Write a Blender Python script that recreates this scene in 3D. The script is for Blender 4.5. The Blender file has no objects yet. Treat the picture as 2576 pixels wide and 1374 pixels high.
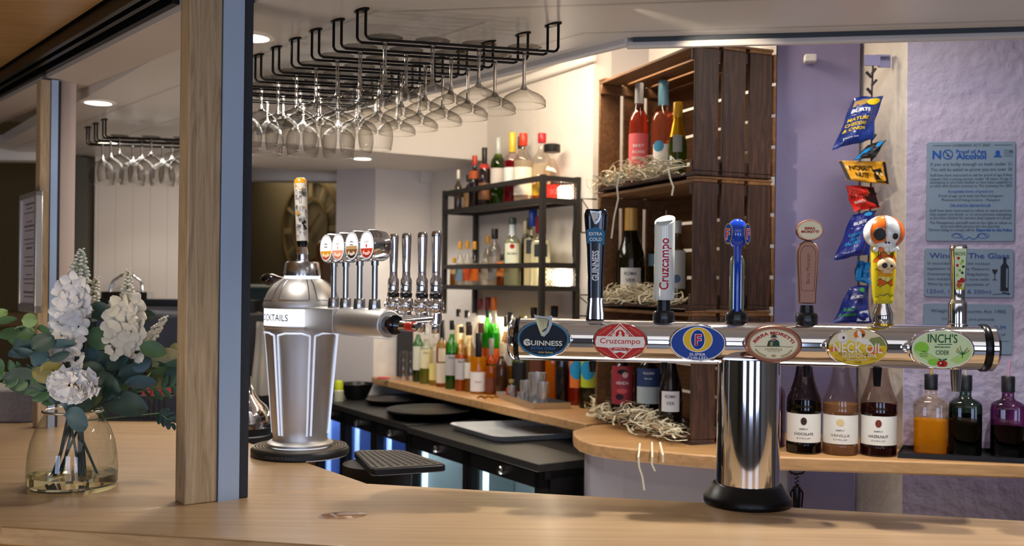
import bpy, bmesh, math, random
from mathutils import Vector, Matrix, Euler
random.seed(7)
SC = bpy.context.scene
COL = SC.collection
PI = math.pi
# ------------------------------------------------------------------ camera
F, CX, CY, TH, CAMZ = 2500.0, 1288.0, 717.0, 0.012, 1.66
cd = bpy.data.cameras.new('camera'); cam = bpy.data.objects.new('camera', cd); COL.objects.link(cam)
cd.sensor_width = 36.0; cd.lens = 36.0 * F / 2576.0; cd.shift_y = 30.0 / 2576.0
cd.clip_start = 0.05; cd.clip_end = 60
COS_, SIN_ = math.cos(TH), math.sin(TH)
cam.matrix_world = Matrix(((COS_, -SIN_, 0, 0), (0, 0, -1, 0), (SIN_, COS_, 0, CAMZ), (0, 0, 0, 1)))
cd.dof.use_dof = True; cd.dof.focus_distance = 2.5; cd.dof.aperture_fstop = 3.6
SC.camera = cam

def ray(px, py):
    dx, dy = px - CX, py - CY
    return (dx * COS_ + dy * SIN_) / F, (dx * SIN_ - dy * COS_) / F
def at(px, py, Y):
    u, w = ray(px, py); return Vector((u * Y, Y, CAMZ + w * Y))
def onz(px, py, z):
    u, w = ray(px, py); Y = (z - CAMZ) / w; return Vector((u * Y, Y, z))
def online(px, py, p, d):
    """the point of the vertical plane through p along d that is seen at this pixel"""
    u, w = ray(px, py)
    s = (u * p[1] - p[0]) / (d[0] - u * d[1]); Y = p[1] + d[1] * s
    return Vector((p[0] + d[0] * s, Y, CAMZ + w * Y))

# ------------------------------------------------------------------ world, exposure, room light
W = bpy.data.worlds.new('world'); SC.world = W; W.use_nodes = True
W.node_tree.nodes['Background'].inputs[0].default_value = (0.80, 0.80, 0.88, 1)
W.node_tree.nodes['Background'].inputs[1].default_value = 0.22
vs = SC.view_settings
vs.view_transform = 'Standard'; vs.look = 'None'; vs.gamma = 1.0; vs.exposure = 0.0; vs.use_curve_mapping = False
SC.cycles.max_bounces = 14; SC.cycles.transmission_bounces = 12; SC.cycles.transparent_max_bounces = 40
SC.cycles.glossy_bounces = 5; SC.cycles.diffuse_bounces = 3
SC.cycles.caustics_reflective = False; SC.cycles.caustics_refractive = False
SC.cycles.sample_clamp_indirect = 4.0

def area(name, loc, target, size, power, color, sy=None, spread=None):
    l = bpy.data.lights.new(name, 'AREA'); l.energy = power; l.color = color
    l.shape = 'RECTANGLE'; l.size = size; l.size_y = sy or size
    if spread: l.spread = spread
    o = bpy.data.objects.new(name, l); COL.objects.link(o); o.location = loc
    o.rotation_euler = (Vector(target) - Vector(loc)).to_track_quat('-Z', 'Y').to_euler()
    return o
def spot(name, loc, target, power, color, angle=1.2, blend=.5, radius=.03):
    l = bpy.data.lights.new(name, 'SPOT'); l.energy = power; l.color = color
    l.spot_size = angle; l.spot_blend = blend; l.shadow_soft_size = radius
    o = bpy.data.objects.new(name, l); COL.objects.link(o); o.location = loc
    o.rotation_euler = (Vector(target) - Vector(loc)).to_track_quat('-Z', 'Y').to_euler()
    return o
WARM, NEUT, COOL = (1.0, .83, .62), (1.0, .93, .84), (.72, .85, 1.0)
area('room_fill', (0.4, 0.2, 2.72), (0.4, 1.5, 0), 3.2, 16, NEUT, 2.0)  # unseen overhead fill, added to light everything from the front
spot('counter_spot', (.62, 2.70, 2.36), (.62, 2.36, 1.1), 62, NEUT, 2.3, .5, .025)
spot('counter_spot_right', (1.42, 2.56, 2.36), (1.42, 2.22, 1.1), 46, NEUT, 2.3, .5, .025)
area('bar_light_right', (1.15, 2.98, 2.74), (1.05, 2.6, 1.0), .22, 9, NEUT, .10)
area('bar_light_left', (-.75, 3.9, 2.36), (-.75, 3.9, 0), .4, 15, NEUT, .9)
area('bar_light_far', (-1.75, 4.9, 2.36), (-1.9, 5.2, 0), .5, 10, NEUT, .5)
area('wall_wash', (.12, 4.05, 2.74), (.5, 4.6, 1.9), 1.4, 21, WARM, .15)
area('far_room_light', (-1.6, 7.9, 2.7), (-1.6, 8.1, 0), 1.0, 18, WARM)
area('aisle_fill', (.35, 3.05, .12), (.35, 3.0, 2.4), 1.8, 8, (1.0, .95, .92), .5)  # unseen lamp added low in the aisle to brighten the canopy
area('aisle_fill_left', (-.75, 3.9, .12), (-.9, 3.8, 2.4), .5, 11, (1.0, .95, .92), 1.6)  # same added fill from below for the left leg
area('lounge_fill', (-2.2, 1.3, .12), (-2.0, 2.6, 2.4), 1.0, 34, WARM)  # unseen lamp added near the floor to lift the pine soffit
spot('packet_spot', (.30, 2.55, 2.36), (1.36, 3.55, 1.95), 26, WARM, .75, .35, .02)


# ------------------------------------------------------------------ materials
def lin(c):
    if isinstance(c, str):
        c = c.lstrip('#'); c = [int(c[i:i+2], 16) / 255 for i in (0, 2, 4)]
        return tuple(((x + .055) / 1.055) ** 2.4 if x > .04045 else x / 12.92 for x in c)
    return tuple(c)
MATS = {}
def new_mat(name):
    m = bpy.data.materials.new(name); m.use_nodes = True
    nt = m.node_tree; return m, nt, nt.nodes['Principled BSDF']
def _coord(nt, scale, rz=0.0):
    tc = nt.nodes.new('ShaderNodeTexCoord'); mp = nt.nodes.new('ShaderNodeMapping')
    mp.inputs['Rotation'].default_value = (0, 0, rz); mp.inputs['Scale'].default_value = scale
    nt.links.new(tc.outputs['Object'], mp.inputs[0]); return mp.outputs[0]
def mat(name, col, rough=.5, metal=0.0, emit=0.0, ecol=None, trans=0.0, ior=1.45, coat=0.0, bump=None, mottle=None, spec=.5):
    if name in MATS: return MATS[name]
    m, nt, b = new_mat(name); c = lin(col)
    b.inputs['Base Color'].default_value = (*c, 1); b.inputs['Roughness'].default_value = rough
    b.inputs['Metallic'].default_value = metal; b.inputs['Transmission Weight'].default_value = trans
    b.inputs['IOR'].default_value = ior; b.inputs['Specular IOR Level'].default_value = spec; b.inputs['Coat Weight'].default_value = coat; b.inputs['Coat Roughness'].default_value = .08
    if emit:
        b.inputs['Emission Color'].default_value = (*lin(ecol or col), 1); b.inputs['Emission Strength'].default_value = emit
    if bump:
        n = nt.nodes.new('ShaderNodeTexNoise'); n.inputs['Scale'].default_value = bump[0]; n.inputs['Detail'].default_value = 5
        bn = nt.nodes.new('ShaderNodeBump'); bn.inputs['Strength'].default_value = bump[1]; bn.inputs['Distance'].default_value = bump[2] if len(bump) > 2 else .01
        nt.links.new(_coord(nt, (1, 1, 1)), n.inputs['Vector']); nt.links.new(n.outputs[0], bn.inputs['Height']); nt.links.new(bn.outputs[0], b.inputs['Normal'])
    if mottle:
        n = nt.nodes.new('ShaderNodeTexNoise'); n.inputs['Scale'].default_value = mottle[0]; n.inputs['Detail'].default_value = 6
        r = nt.nodes.new('ShaderNodeValToRGB'); r.color_ramp.elements[0].color = (*lin(mottle[1]), 1); r.color_ramp.elements[1].color = (*c, 1)
        r.color_ramp.elements[0].position = .35; r.color_ramp.elements[1].position = .65
        nt.links.new(_coord(nt, mottle[2] if len(mottle) > 2 else (1, 1, 1)), n.inputs['Vector']); nt.links.new(n.outputs[0], r.inputs[0]); nt.links.new(r.outputs[0], b.inputs['Base Color'])
    MATS[name] = m; return m
def C(h, rough=.35, emit=0.0):
    return mat('paint_%s_%d_%d' % (h.lstrip('#'), int(rough * 100), int(emit * 100)), h, rough, emit=emit, coat=.2)
def wood(name, c1, c2, grain=(1.2, 26, 26), rz=0.0, rough=.4, c3=None, coat=0.0, bump=.15, rings=0.0, axis='x'):
    """grain runs along local x (or z) turned by rz"""
    m, nt, b = new_mat(name)
    if axis == 'z': grain = (grain[1], grain[2], grain[0])
    v = _coord(nt, grain, rz)
    n = nt.nodes.new('ShaderNodeTexNoise'); n.inputs['Scale'].default_value = 1.6; n.inputs['Detail'].default_value = 8; n.inputs['Roughness'].default_value = .62; n.inputs['Distortion'].default_value = .35 + rings
    r = nt.nodes.new('ShaderNodeValToRGB'); e = r.color_ramp.elements
    e[0].position = .3; e[0].color = (*lin(c1), 1); e[1].position = .7; e[1].color = (*lin(c2), 1)
    if c3: x = e.new(.5); x.color = (*lin(c3), 1)
    nt.links.new(v, n.inputs['Vector']); nt.links.new(n.outputs[0], r.inputs[0]); nt.links.new(r.outputs[0], b.inputs['Base Color'])
    bn = nt.nodes.new('ShaderNodeBump'); bn.inputs['Strength'].default_value = bump; bn.inputs['Distance'].default_value = .004
    nt.links.new(n.outputs[0], bn.inputs['Height']); nt.links.new(bn.outputs[0], b.inputs['Normal'])
    b.inputs['Roughness'].default_value = rough; b.inputs['Coat Weight'].default_value = coat; b.inputs['Coat Roughness'].default_value = .22
    MATS[name] = m; return m
def thin_glass(name, tint='#ffffff', edge='#c8cdd0', gloss=.10):
    """one thin wall of glass: clear when faced, darker and mirror-like at grazing angles"""
    m, nt, b = new_mat(name); nt.nodes.remove(b); out = nt.nodes['Material Output']
    lw = nt.nodes.new('ShaderNodeLayerWeight'); lw.inputs['Blend'].default_value = .38
    mx = nt.nodes.new('ShaderNodeMix'); mx.data_type = 'RGBA'
    mx.inputs[6].default_value = (*[x ** .4 for x in lin(tint)], 1); mx.inputs[7].default_value = (*lin(edge), 1)
    nt.links.new(lw.outputs['Facing'], mx.inputs[0])
    t = nt.nodes.new('ShaderNodeBsdfTransparent'); nt.links.new(mx.outputs[2], t.inputs[0])
    g = nt.nodes.new('ShaderNodeBsdfGlossy'); g.inputs['Roughness'].default_value = .03
    po = nt.nodes.new('ShaderNodeMath'); po.operation = 'POWER'; po.inputs[1].default_value = 3.0; nt.links.new(lw.outputs['Facing'], po.inputs[0])
    ma = nt.nodes.new('ShaderNodeMath'); ma.operation = 'MULTIPLY_ADD'; ma.inputs[1].default_value = .55; ma.inputs[2].default_value = gloss * .45
    nt.links.new(po.outputs[0], ma.inputs[0])
    s = nt.nodes.new('ShaderNodeMixShader'); nt.links.new(ma.outputs[0], s.inputs[0]); nt.links.new(t.outputs[0], s.inputs[1]); nt.links.new(g.outputs[0], s.inputs[2])
    nt.links.new(s.outputs[0], out.inputs[0]); MATS[name] = m; return m
def liquid(col, clear=.55):
    """a drink in a bottle: part of the light goes through tinted, part is scattered in it"""
    n = 'liquid_' + col.lstrip('#')
    if n in MATS: return MATS[n]
    m, nt, b = new_mat(n); nt.nodes.remove(b); out = nt.nodes['Material Output']; c = lin(col)
    t = nt.nodes.new('ShaderNodeBsdfTransparent'); t.inputs[0].default_value = (*[x ** .6 for x in c], 1)
    d = nt.nodes.new('ShaderNodeBsdfDiffuse'); d.inputs[0].default_value = (*c, 1)
    l = nt.nodes.new('ShaderNodeBsdfTranslucent'); l.inputs[0].default_value = (*c, 1)
    a = nt.nodes.new('ShaderNodeMixShader'); nt.links.new(d.outputs[0], a.inputs[1]); nt.links.new(l.outputs[0], a.inputs[2])
    f = nt.nodes.new('ShaderNodeMixShader'); f.inputs[0].default_value = clear; nt.links.new(a.outputs[0], f.inputs[1]); nt.links.new(t.outputs[0], f.inputs[2])
    nt.links.new(f.outputs[0], out.inputs[0]); MATS[n] = m; return m

# ------------------------------------------------------------------ mesh builder
def basis(o, x, y, z):
    return Matrix(((x[0], y[0], z[0], o[0]), (x[1], y[1], z[1], o[1]), (x[2], y[2], z[2], o[2]), (0, 0, 0, 1)))
def T(x=0, y=0, z=0, rx=0, ry=0, rz=0):
    return Matrix.Translation((x, y, z)) @ Euler((rx, ry, rz)).to_matrix().to_4x4()
class MB:
    def __init__(s): s.v, s.f, s.mi = [], [], []; s.M = Matrix.Identity(4)
    def _v(s, p): s.v.append(s.M @ Vector(p)); return len(s.v) - 1
    def face(s, idx, m=0): s.f.append(tuple(idx)); s.mi.append(m)
    def box(s, x0, x1, y0, y1, z0, z1, m=0, X=None):
        k = s.M; s.M = k @ X if X is not None else k
        a = [s._v((x, y, z)) for z in (z0, z1) for y in (y0, y1) for x in (x0, x1)]; s.M = k
        for q in ((0, 2, 3, 1), (4, 5, 7, 6), (0, 1, 5, 4), (2, 6, 7, 3), (0, 4, 6, 2), (1, 3, 7, 5)): s.face([a[i] for i in q], m)
        return s
    def lathe(s, prof, n=24, m=0, X=None, cap=True, sx=1.0, sy=1.0, a0=0.0, a1=None, sq=0.0):
        """profile of (r, z) turned about local z; sq > 0 squares the section"""
        k = s.M; s.M = k @ X if X is not None else k
        full = a1 is None; a1 = 2 * PI if full else a1; cnt = n if full else n + 1; R = []
        for r, z in prof:
            row = []
            for i in range(cnt):
                t = a0 + (a1 - a0) * i / n; cx, cy = math.cos(t), math.sin(t)
                q = 1.0
                if sq: q = 1.0 / ((abs(cx) ** (2 + sq) + abs(cy) ** (2 + sq)) ** (1 / (2 + sq)))
                row.append(s._v((r * cx * sx * q, r * cy * sy * q, z)))
            R.append(row)
        for a, b in zip(R, R[1:]):
            for i in range(n):
                j = (i + 1) % cnt
                s.face((a[i], a[j], b[j], b[i]), m)
        if cap and full:
            if prof[0][0] > 1e-6: s.face(R[0][::-1], m)
            if prof[-1][0] > 1e-6: s.face(R[-1], m)
        s.M = k; return s
    def tube(s, pts, r, n=8, m=0, r1=None, closed=False):
        P = [Vector(p) for p in pts]; N = len(P); rows = []; up = None
        for i, p in enumerate(P):
            a, b = P[(i - 1) % N] if (i or closed) else p, P[(i + 1) % N] if (i < N - 1 or closed) else p
            d = (b - a).normalized()
            if up is None: up = Vector((0, 0, 1)) if abs(d.z) < .9 else Vector((1, 0, 0))
            x = d.cross(up).normalized(); up = x.cross(d).normalized()
            rr = r if r1 is None else r + (r1 - r) * i / max(1, N - 1)
            if callable(r): rr = r(i / max(1, N - 1))
            rows.append([s._v(p + (x * math.cos(2 * PI * k / n) + up * math.sin(2 * PI * k / n)) * rr) for k in range(n)])
        M = N if closed else N - 1
        for i in range(M):
            a, b = rows[i], rows[(i + 1) % N]
            for k in range(n): s.face((a[k], a[(k + 1) % n], b[(k + 1) % n], b[k]), m)
        if not closed: s.face(rows[0][::-1], m); s.face(rows[-1], m)
        return s
    def prism(s, poly, z0, z1, m=0, X=None, side=None):
        k = s.M; s.M = k @ X if X is not None else k
        a = [s._v((p[0], p[1], z0)) for p in poly]; b = [s._v((p[0], p[1], z1)) for p in poly]; s.M = k
        s.face(a[::-1], m); s.face(b, m)
        for i in range(len(poly)):
            j = (i + 1) % len(poly); s.face((a[i], a[j], b[j], b[i]), m if side is None else side)
        return s
    def grid(s, fn, nu, nv, m=0, X=None):
        k = s.M; s.M = k @ X if X is not None else k
        g = [[s._v(fn(i / nu, j / nv)) for j in range(nv + 1)] for i in range(nu + 1)]; s.M = k
        for i in range(nu):
            for j in range(nv): s.face((g[i][j], g[i + 1][j], g[i + 1][j + 1], g[i][j + 1]), m)
        return s
    def ball(s, c, r, n=12, m=0, sc=(1, 1, 1), X=None):
        prof = [(max(1e-5, math.sin(PI * i / n)) * r, -math.cos(PI * i / n) * r) for i in range(n + 1)]
        prof[0] = (0, -r); prof[-1] = (0, r)
        Y = Matrix.Translation(c) @ Matrix.Diagonal((*sc, 1))
        return s.lathe(prof, max(8, n + 4), m, (X @ Y) if X is not None else Y, cap=False)
    # flat art in a local xz plane, facing -y; d = how far in front
    def art(s, pts, m=0, d=0.0, fn=None):
        ids = [s._v(fn(x, z, d) if fn else (x, -d, z)) for x, z in pts]; s.face(ids, m); return s
    def ell(s, cx, cz, a, b, m=0, d=0.0, n=28, fn=None, rot=0.0):
        cr, sr = math.cos(rot), math.sin(rot)
        if fn:                                              # on a curved surface: narrow columns that follow it
            K = 10; P = lambda x, z: s._v(fn(cx + x * cr - z * sr, cz + x * sr + z * cr, d)); col = []
            for i in range(K + 1):
                x = -math.cos(PI * i / K); h = math.sqrt(max(0, 1 - x * x)) * b; col.append((P(x * a, -h - 1e-6), P(x * a, h + 1e-6)))
            for q, r in zip(col, col[1:]): s.face((q[0], r[0], r[1], q[1]), m)
            return s
        return s.art([(cx + a * math.cos(t) * cr - b * math.sin(t) * sr, cz + a * math.cos(t) * sr + b * math.sin(t) * cr) for t in [2 * PI * i / n for i in range(n)]], m, d, fn)
    def ring(s, cx, cz, a, b, w, m=0, d=0.0, n=40, fn=None):
        f = fn or (lambda x, z, q: (x, -q, z)); o = []; q = []
        for i in range(n):
            t = 2 * PI * i / n; o.append(s._v(f(cx + a * math.cos(t), cz + b * math.sin(t), d))); q.append(s._v(f(cx + (a - w) * math.cos(t), cz + (b - w) * math.sin(t), d)))
        for i in range(n): j = (i + 1) % n; s.face((o[i], o[j], q[j], q[i]), m)
        return s
    def line(s, pts, w, m=0, d=0.0, fn=None):
        for (x0, z0), (x1, z1) in zip(pts, pts[1:]):
            l = math.hypot(x1 - x0, z1 - z0) or 1e-9; nx, nz = -(z1 - z0) / l * w / 2, (x1 - x0) / l * w / 2
            s.art([(x0 - nx, z0 - nz), (x1 - nx, z1 - nz), (x1 + nx, z1 + nz), (x0 + nx, z0 + nz)], m, d, fn)
        return s
    def text(s, body, cx, cz, h, m=0, d=0.0, w=None, bold=0.0, shear=0.0, fn=None, arc=None, rot=0.0, space=1.0):
        vs_, fs_ = glyphs(body, bold, shear, space)
        if not vs_: return s
        x0 = min(p[0] for p in vs_); x1 = max(p[0] for p in vs_); k = h / .72
        kx = (w / (x1 - x0)) if w else k; mid = (x0 + x1) / 2; b0 = len(s.v)
        for x, y in vs_:
            X, Z = (x - mid) * kx, (y - .36) * k
            if arc: t = X / arc; X, Z = (arc + Z) * math.sin(t), (arc + Z) * math.cos(t) - arc
            if rot: X, Z = X * math.cos(rot) - Z * math.sin(rot), X * math.sin(rot) + Z * math.cos(rot)
            X += cx; Z += cz
            s._v(fn(X, Z, d) if fn else (X, -d, Z))
        for f in fs_: s.face([b0 + i for i in f], m)
        return s
    def build(s, name, mats, parent=None, loc=(0, 0, 0), rz=0.0, bevel=0.0, smooth=40, seg=2):
        me = bpy.data.meshes.new(name); me.from_pydata([tuple(p) for p in s.v], [], s.f)
        if not isinstance(mats, (list, tuple)): mats = [mats]
        for q in mats: me.materials.append(q)
        if len(mats) > 1: me.polygons.foreach_set('material_index', s.mi)
        me.update()
        if smooth:
            me.shade_smooth(); me.set_sharp_from_angle(angle=math.radians(smooth))
        o = bpy.data.objects.new(name, me); COL.objects.link(o)
        if parent is not None: o.parent = parent
        o.location = loc; o.rotation_euler = (0, 0, rz)
        if bevel:
            b = o.modifiers.new('bevel', 'BEVEL'); b.width = bevel; b.segments = seg; b.limit_method = 'ANGLE'; b.angle_limit = .6; b.harden_normals = False
        return o
GL = {}
def glyphs(body, bold=0.0, shear=0.0, space=1.0):
    key = (body, bold, shear, space)
    if key in GL: return GL[key]
    cu = bpy.data.curves.new('t', 'FONT'); cu.body = body; cu.size = 1.0; cu.offset = bold; cu.shear = shear; cu.space_character = space
    cu.resolution_u = 3; cu.align_x = 'CENTER'
    o = bpy.data.objects.new('t', cu); COL.objects.link(o)
    dg = bpy.context.evaluated_depsgraph_get(); dg.update()
    me = bpy.data.meshes.new_from_object(o.evaluated_get(dg))
    GL[key] = ([(v.co.x, v.co.y) for v in me.vertices], [tuple(p.vertices) for p in me.polygons])
    bpy.data.objects.remove(o); bpy.data.curves.remove(cu); bpy.data.meshes.remove(me)
    return GL[key]
def cyl(r, off=.0008, a0=0.0):
    """wraps flat art round an upright cylinder of radius r whose front faces local -y"""
    return lambda x, z, d: ((r + d + off) * math.sin(x / r + a0), -(r + d + off) * math.cos(x / r + a0), z)

# ------------------------------------------------------------------ things
def tag(o, label=None, cat=None, group=None, kind=None):
    if label: o['label'] = label
    if cat: o['category'] = cat
    if group: o['group'] = group
    if kind: o['kind'] = kind
    return o
def thing(name, label, cat, loc=(0, 0, 0), rz=0.0, group=None):
    o = bpy.data.objects.new(name, None); COL.objects.link(o); o.location = loc; o.rotation_euler = (0, 0, rz); o.empty_display_size = .05
    return tag(o, label, cat, group)
KIDS = {}
def dup(root, loc, rz=0.0, label=None, group=None):
    def cp(o, par):
        c = o.copy(); COL.objects.link(c)
        if par is not None: c.parent = par
        for ch in [x for x in bpy.data.objects if x.parent == o]: cp(ch, c)
        return c
    r = cp(root, None); r.location = loc; r.rotation_euler = (0, 0, rz)
    if label: r['label'] = label
    if group: r['group'] = group
    return r
def struct(o): o['kind'] = 'structure'; return o

# ------------------------------------------------------------------ plan: counters, walls, directions
ZC = 1.109                                  # counter and back-bar height
CZ = 2.375                                  # underside of the canopy over the bar
E = Vector((.9874, -.158)).normalized()     # along the front leg
B = Vector((-.6, .8))                       # along the left leg, away from the camera
N_ = Vector((.8, .6))                       # from the left leg into the bar
D2 = Vector((-.51, .86)).normalized()       # along the back-bar wall, away from the camera
N2 = Vector((.86, .51)).normalized()        # into that wall
def V2(x, y): return Vector((x, y))
def strip(p, d, n, t0, t1, q0, q1):
    """quad in plan from a line p + d t and its normal n"""
    return [tuple(p + d * t0 + n * q0), tuple(p + d * t1 + n * q0), tuple(p + d * t1 + n * q1), tuple(p + d * t0 + n * q1)]
INN = V2(-.39, 2.733); OUT = V2(-1.135, 2.215)

oak = wood('oak_front', '#a58763', '#bd9d77', (1.0, 30, 30), rz=.158, rough=.42, coat=.28, bump=.05)
oak_l = wood('oak_left', '#a58763', '#bd9d77', (1.0, 30, 30), rz=-2.214, rough=.36, coat=.35, bump=.05)
oak_edge = wood('oak_edge', '#8d6a44', '#a98a5e', (1.5, 40, 40), rz=.158, rough=.5)
shelf_oak = wood('shelf_oak', '#a67a4c', '#bf9565', (1.2, 25, 25), rz=1.03, rough=.4, coat=.25, bump=.05)
shelf_edge = wood('shelf_edge', '#a07a52', '#c49a6c', (4, 30, 30), rz=1.03, rough=.5, c3='#b48b5c')
pine = wood('pine_post', '#8d7657', '#c0a884', (22, 22, 1.6), rough=.55, c3='#ae9674', rings=2.4, bump=.1)
pine2 = wood('pine_boards', '#8f6c40', '#a88558', (1.0, 14, 14), rz=-2.214, rough=.4, rings=.6, coat=.2)
alu = mat('aluminium', '#b4cbe8', .42, .55)  # bluish daylight it reflects is put into the base colour
alu_dark = mat('dark_strip', '#31363d', .5, .3)
white_paint = mat('white_paint', '#ddd8d2', .45)
header_paint = mat('header_paint', '#b5aaa3', .5)
black_metal = mat('black_metal', '#1d1c1c', .35, .6)
black_plastic = mat('black_plastic', '#0d0d0f', .4)
chrome = mat('chrome', '#e4e4e8', .07, 1.0)
steel = mat('brushed_steel', '#b9bbbe', .28, 1.0)

def planks(name, rz, pitch=.28, col='#bdb8b3'):
    m, nt, b = new_mat(name); v = _coord(nt, (1, 1, 1), rz)
    sx = nt.nodes.new('ShaderNodeSeparateXYZ'); nt.links.new(v, sx.inputs[0])
    d = nt.nodes.new('ShaderNodeMath'); d.operation = 'DIVIDE'; d.inputs[1].default_value = pitch; nt.links.new(sx.outputs[1], d.inputs[0])
    fr = nt.nodes.new('ShaderNodeMath'); fr.operation = 'FRACT'; nt.links.new(d.outputs[0], fr.inputs[0])
    r = nt.nodes.new('ShaderNodeValToRGB'); e = r.color_ramp.elements; c = lin(col)
    e[0].position = 0; e[0].color = (c[0] * .55, c[1] * .52, c[2] * .5, 1); e[1].position = .08; e[1].color = (*c, 1)
    nt.links.new(fr.outputs[0], r.inputs[0]); nt.links.new(r.outputs[0], b.inputs['Base Color'])
    bn = nt.nodes.new('ShaderNodeBump'); bn.inputs['Strength'].default_value = .4; bn.inputs['Distance'].default_value = .006
    nt.links.new(r.outputs[0], bn.inputs['Height']); nt.links.new(bn.outputs[0], b.inputs['Normal'])
    b.inputs['Roughness'].default_value = .3; return m

# floor, high ceiling, the customers' room behind the camera
floor_m = wood('floor_boards', '#7a6a58', '#8f7d68', (1, 9, 9), rough=.45)
struct(MB().box(-6, 4.2, -3.5, 10.2, -.08, 0).build('floor', floor_m))
ceil_m = mat('ceiling_white', '#d8d2ca', .6)
struct(MB().box(-6, 4.2, -3.5, 10.2, 2.80, 2.86).build('ceiling', ceil_m))
rear_m = mat('rear_wall_paint', '#8d8375', .7, mottle=(1.2, '#7a6f62'))
b = MB()
wx = [(-3.4, -1.9), (-.6, .9), (2.0, 3.4)]
xs = [-6] + [q for w in wx for q in w] + [4.2]
for i in range(0, len(xs), 2): b.box(xs[i], xs[i + 1], -3.62, -3.5, 0, 2.8)
for x0, x1 in wx: b.box(x0, x1, -3.62, -3.5, 0, .55); b.box(x0, x1, -3.62, -3.5, 2.35, 2.8)
struct(b.build('wall_rear', rear_m))
sky_m = mat('daylight_pane', '#dfeaff', .3, emit=6.0, ecol='#c4d8ff')  # unseen windows, made taller to throw more light on the canopy
for i, (x0, x1) in enumerate(wx):
    fr = MB()
    for a, c in ((x0, x0 + .06), (x1 - .06, x1), ((x0 + x1) / 2 - .03, (x0 + x1) / 2 + .03)): fr.box(a, c, -3.60, -3.50, .55, 2.35)
    fr.box(x0, x1, -3.60, -3.50, .55, .62); fr.box(x0, x1, -3.60, -3.50, 2.28, 2.35)
    fo = struct(fr.build('window_%d' % (i + 1), white_paint))
    MB().box(x0, x1, -3.58, -3.57, .55, 2.35).build('pane', sky_m, fo)

# bar counter
bc = thing('bar_counter', 'L-shaped light oak bar counter with a mitred corner, running across the foreground', 'bar counter', (0, 0, 0))
FR = [tuple(INN), tuple(OUT), (2.1, 1.665), (2.1, 2.20)]
LE = [tuple(OUT), tuple(INN), tuple(INN + B * 3.1), tuple(OUT + B * 3.1)]
MB().prism(FR, ZC - .042, ZC, 0, side=1).build('worktop', [oak, oak_edge], bc, bevel=.004)
MB().prism([(LE[0][0] - .0006, LE[0][1] + .001), (LE[1][0] - .0006, LE[1][1] + .001), LE[2], LE[3]], ZC - .042, ZC, 0, side=1).build('worktop', [oak_l, oak_edge], bc, bevel=.004)
pan = MB()
pan.prism([(-1.07, 2.26), (2.1, 1.73), (2.1, 1.79), (-1.05, 2.32)], 0, ZC - .043)
pan.prism([(-1.07, 2.26), (-1.05, 2.32), tuple(OUT + B * 3.1 + N_ * .12), tuple(OUT + B * 3.1 + N_ * .06)], 0, ZC - .043)
pan.build('front_panel', wood('panel_oak', '#7a5a38', '#96754c', (20, 20, 1.5), rough=.5), bc)
pud = MB(); a = onz(862, 1297, ZC)
pud.lathe([(.0, .0012), (.05, .0011), (.058, 0)], 26, sx=1.0, sy=.62, cap=False)
tag(pud.build('water_spill', mat('wet_oak', '#8f6238', .12, coat=.5), loc=(a.x, a.y, ZC + .0004), rz=.3), 'small damp brown spill on the oak counter in front of the cocktail tower', 'spill')

# posts of the shutter frame on the left leg
def post(px, py, Y=None, label='', alabel='', ztop=2.79, k_=1.0):
    p = onz(px, py, ZC) if Y is None else at(px, py, Y); o = V2(p.x, p.y)
    X = basis((o.x, o.y, 0), tuple(N_ * k_) + (0,), (B.x, B.y, 0), (0, 0, 1))
    k = MB(); k.M = X; k.box(0, .083, 0, .07, ZC, ztop)
    t = tag(k.build('timber_post', pine, bevel=.004), label, 'post')
    k = MB(); k.M = X; k.box(.084, .138, -.004, .05, ZC, ztop, 0); k.box(.137, .1375, .0, .05, ZC, ztop)
    al = thing('shutter_rail', alabel, 'rail', (0, 0, 0))
    r = k.build('channel', alu, al, bevel=.003)
    k = MB(); k.M = X; k.box(.138, .166, .006, .045, ZC, ztop); k.build('seal', alu_dark, al, bevel=.002)
    k = MB(); k.M = X
    for z in (1.3, 1.75, 2.2): k.lathe([(.006, 0), (.006, .002), (.003, .003)], 10, X=T(.11, -.004, z, rx=PI / 2))
    return o
P1 = post(463, 1273, None, 'large knotty pine post standing on the counter right of the flower vase', 'aluminium shutter rail coloured by bluish daylight, fixed along the large pine post')
P2 = post(92, 1070, 3.66, 'slim pine post far along the counter, behind the flower vase', 'narrow aluminium shutter rail on the far pine post, left of the white panelling', ztop=2.40, k_=.44)
# white jamb beside the far post
k = MB(); k.M = basis((P2.x, P2.y, 0), (N_.x, N_.y, 0), (B.x, B.y, 0), (0, 0, 1)); k.box(.076, .135, .05, .12, 0, 2.41)
struct(k.build('trim_1', mat('pinkish_white', '#cdb9ab', .5)))
# header beam over the posts, roller track and pine soffit of the customers' side; it climbs a little towards the far end
sl = math.atan(.045)
X = basis((P1.x, P1.y, 0), (N_.x, N_.y, 0), (B.x * math.cos(sl), B.y * math.cos(sl), math.sin(sl)), (0, 0, 1))
k = MB(); k.M = X; k.box(.0, .17, .07, 3.6, 2.335, 2.60); struct(k.build('trim_2', header_paint))
k = MB(); k.M = X
k.box(-.02, -.002, .075, 3.6, 2.35, 2.42); k.box(-.055, -.04, .0, 3.6, 2.36, 2.42); k.box(-.09, -.075, .0, 3.6, 2.36, 2.42); k.box(-.10, -.002, .075, 3.6, 2.42, 2.46)
tag(k.build('shutter_track', black_metal), 'black grooved shutter track under the header at the upper left', 'track')
k = MB(); k.M = X; k.box(-1.9, -.101, -.8, 3.6, 2.40, 2.46); k.box(-.62, -.55, -.8, 3.6, 2.385, 2.40); struct(k.build('trim_3', pine2))

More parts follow.
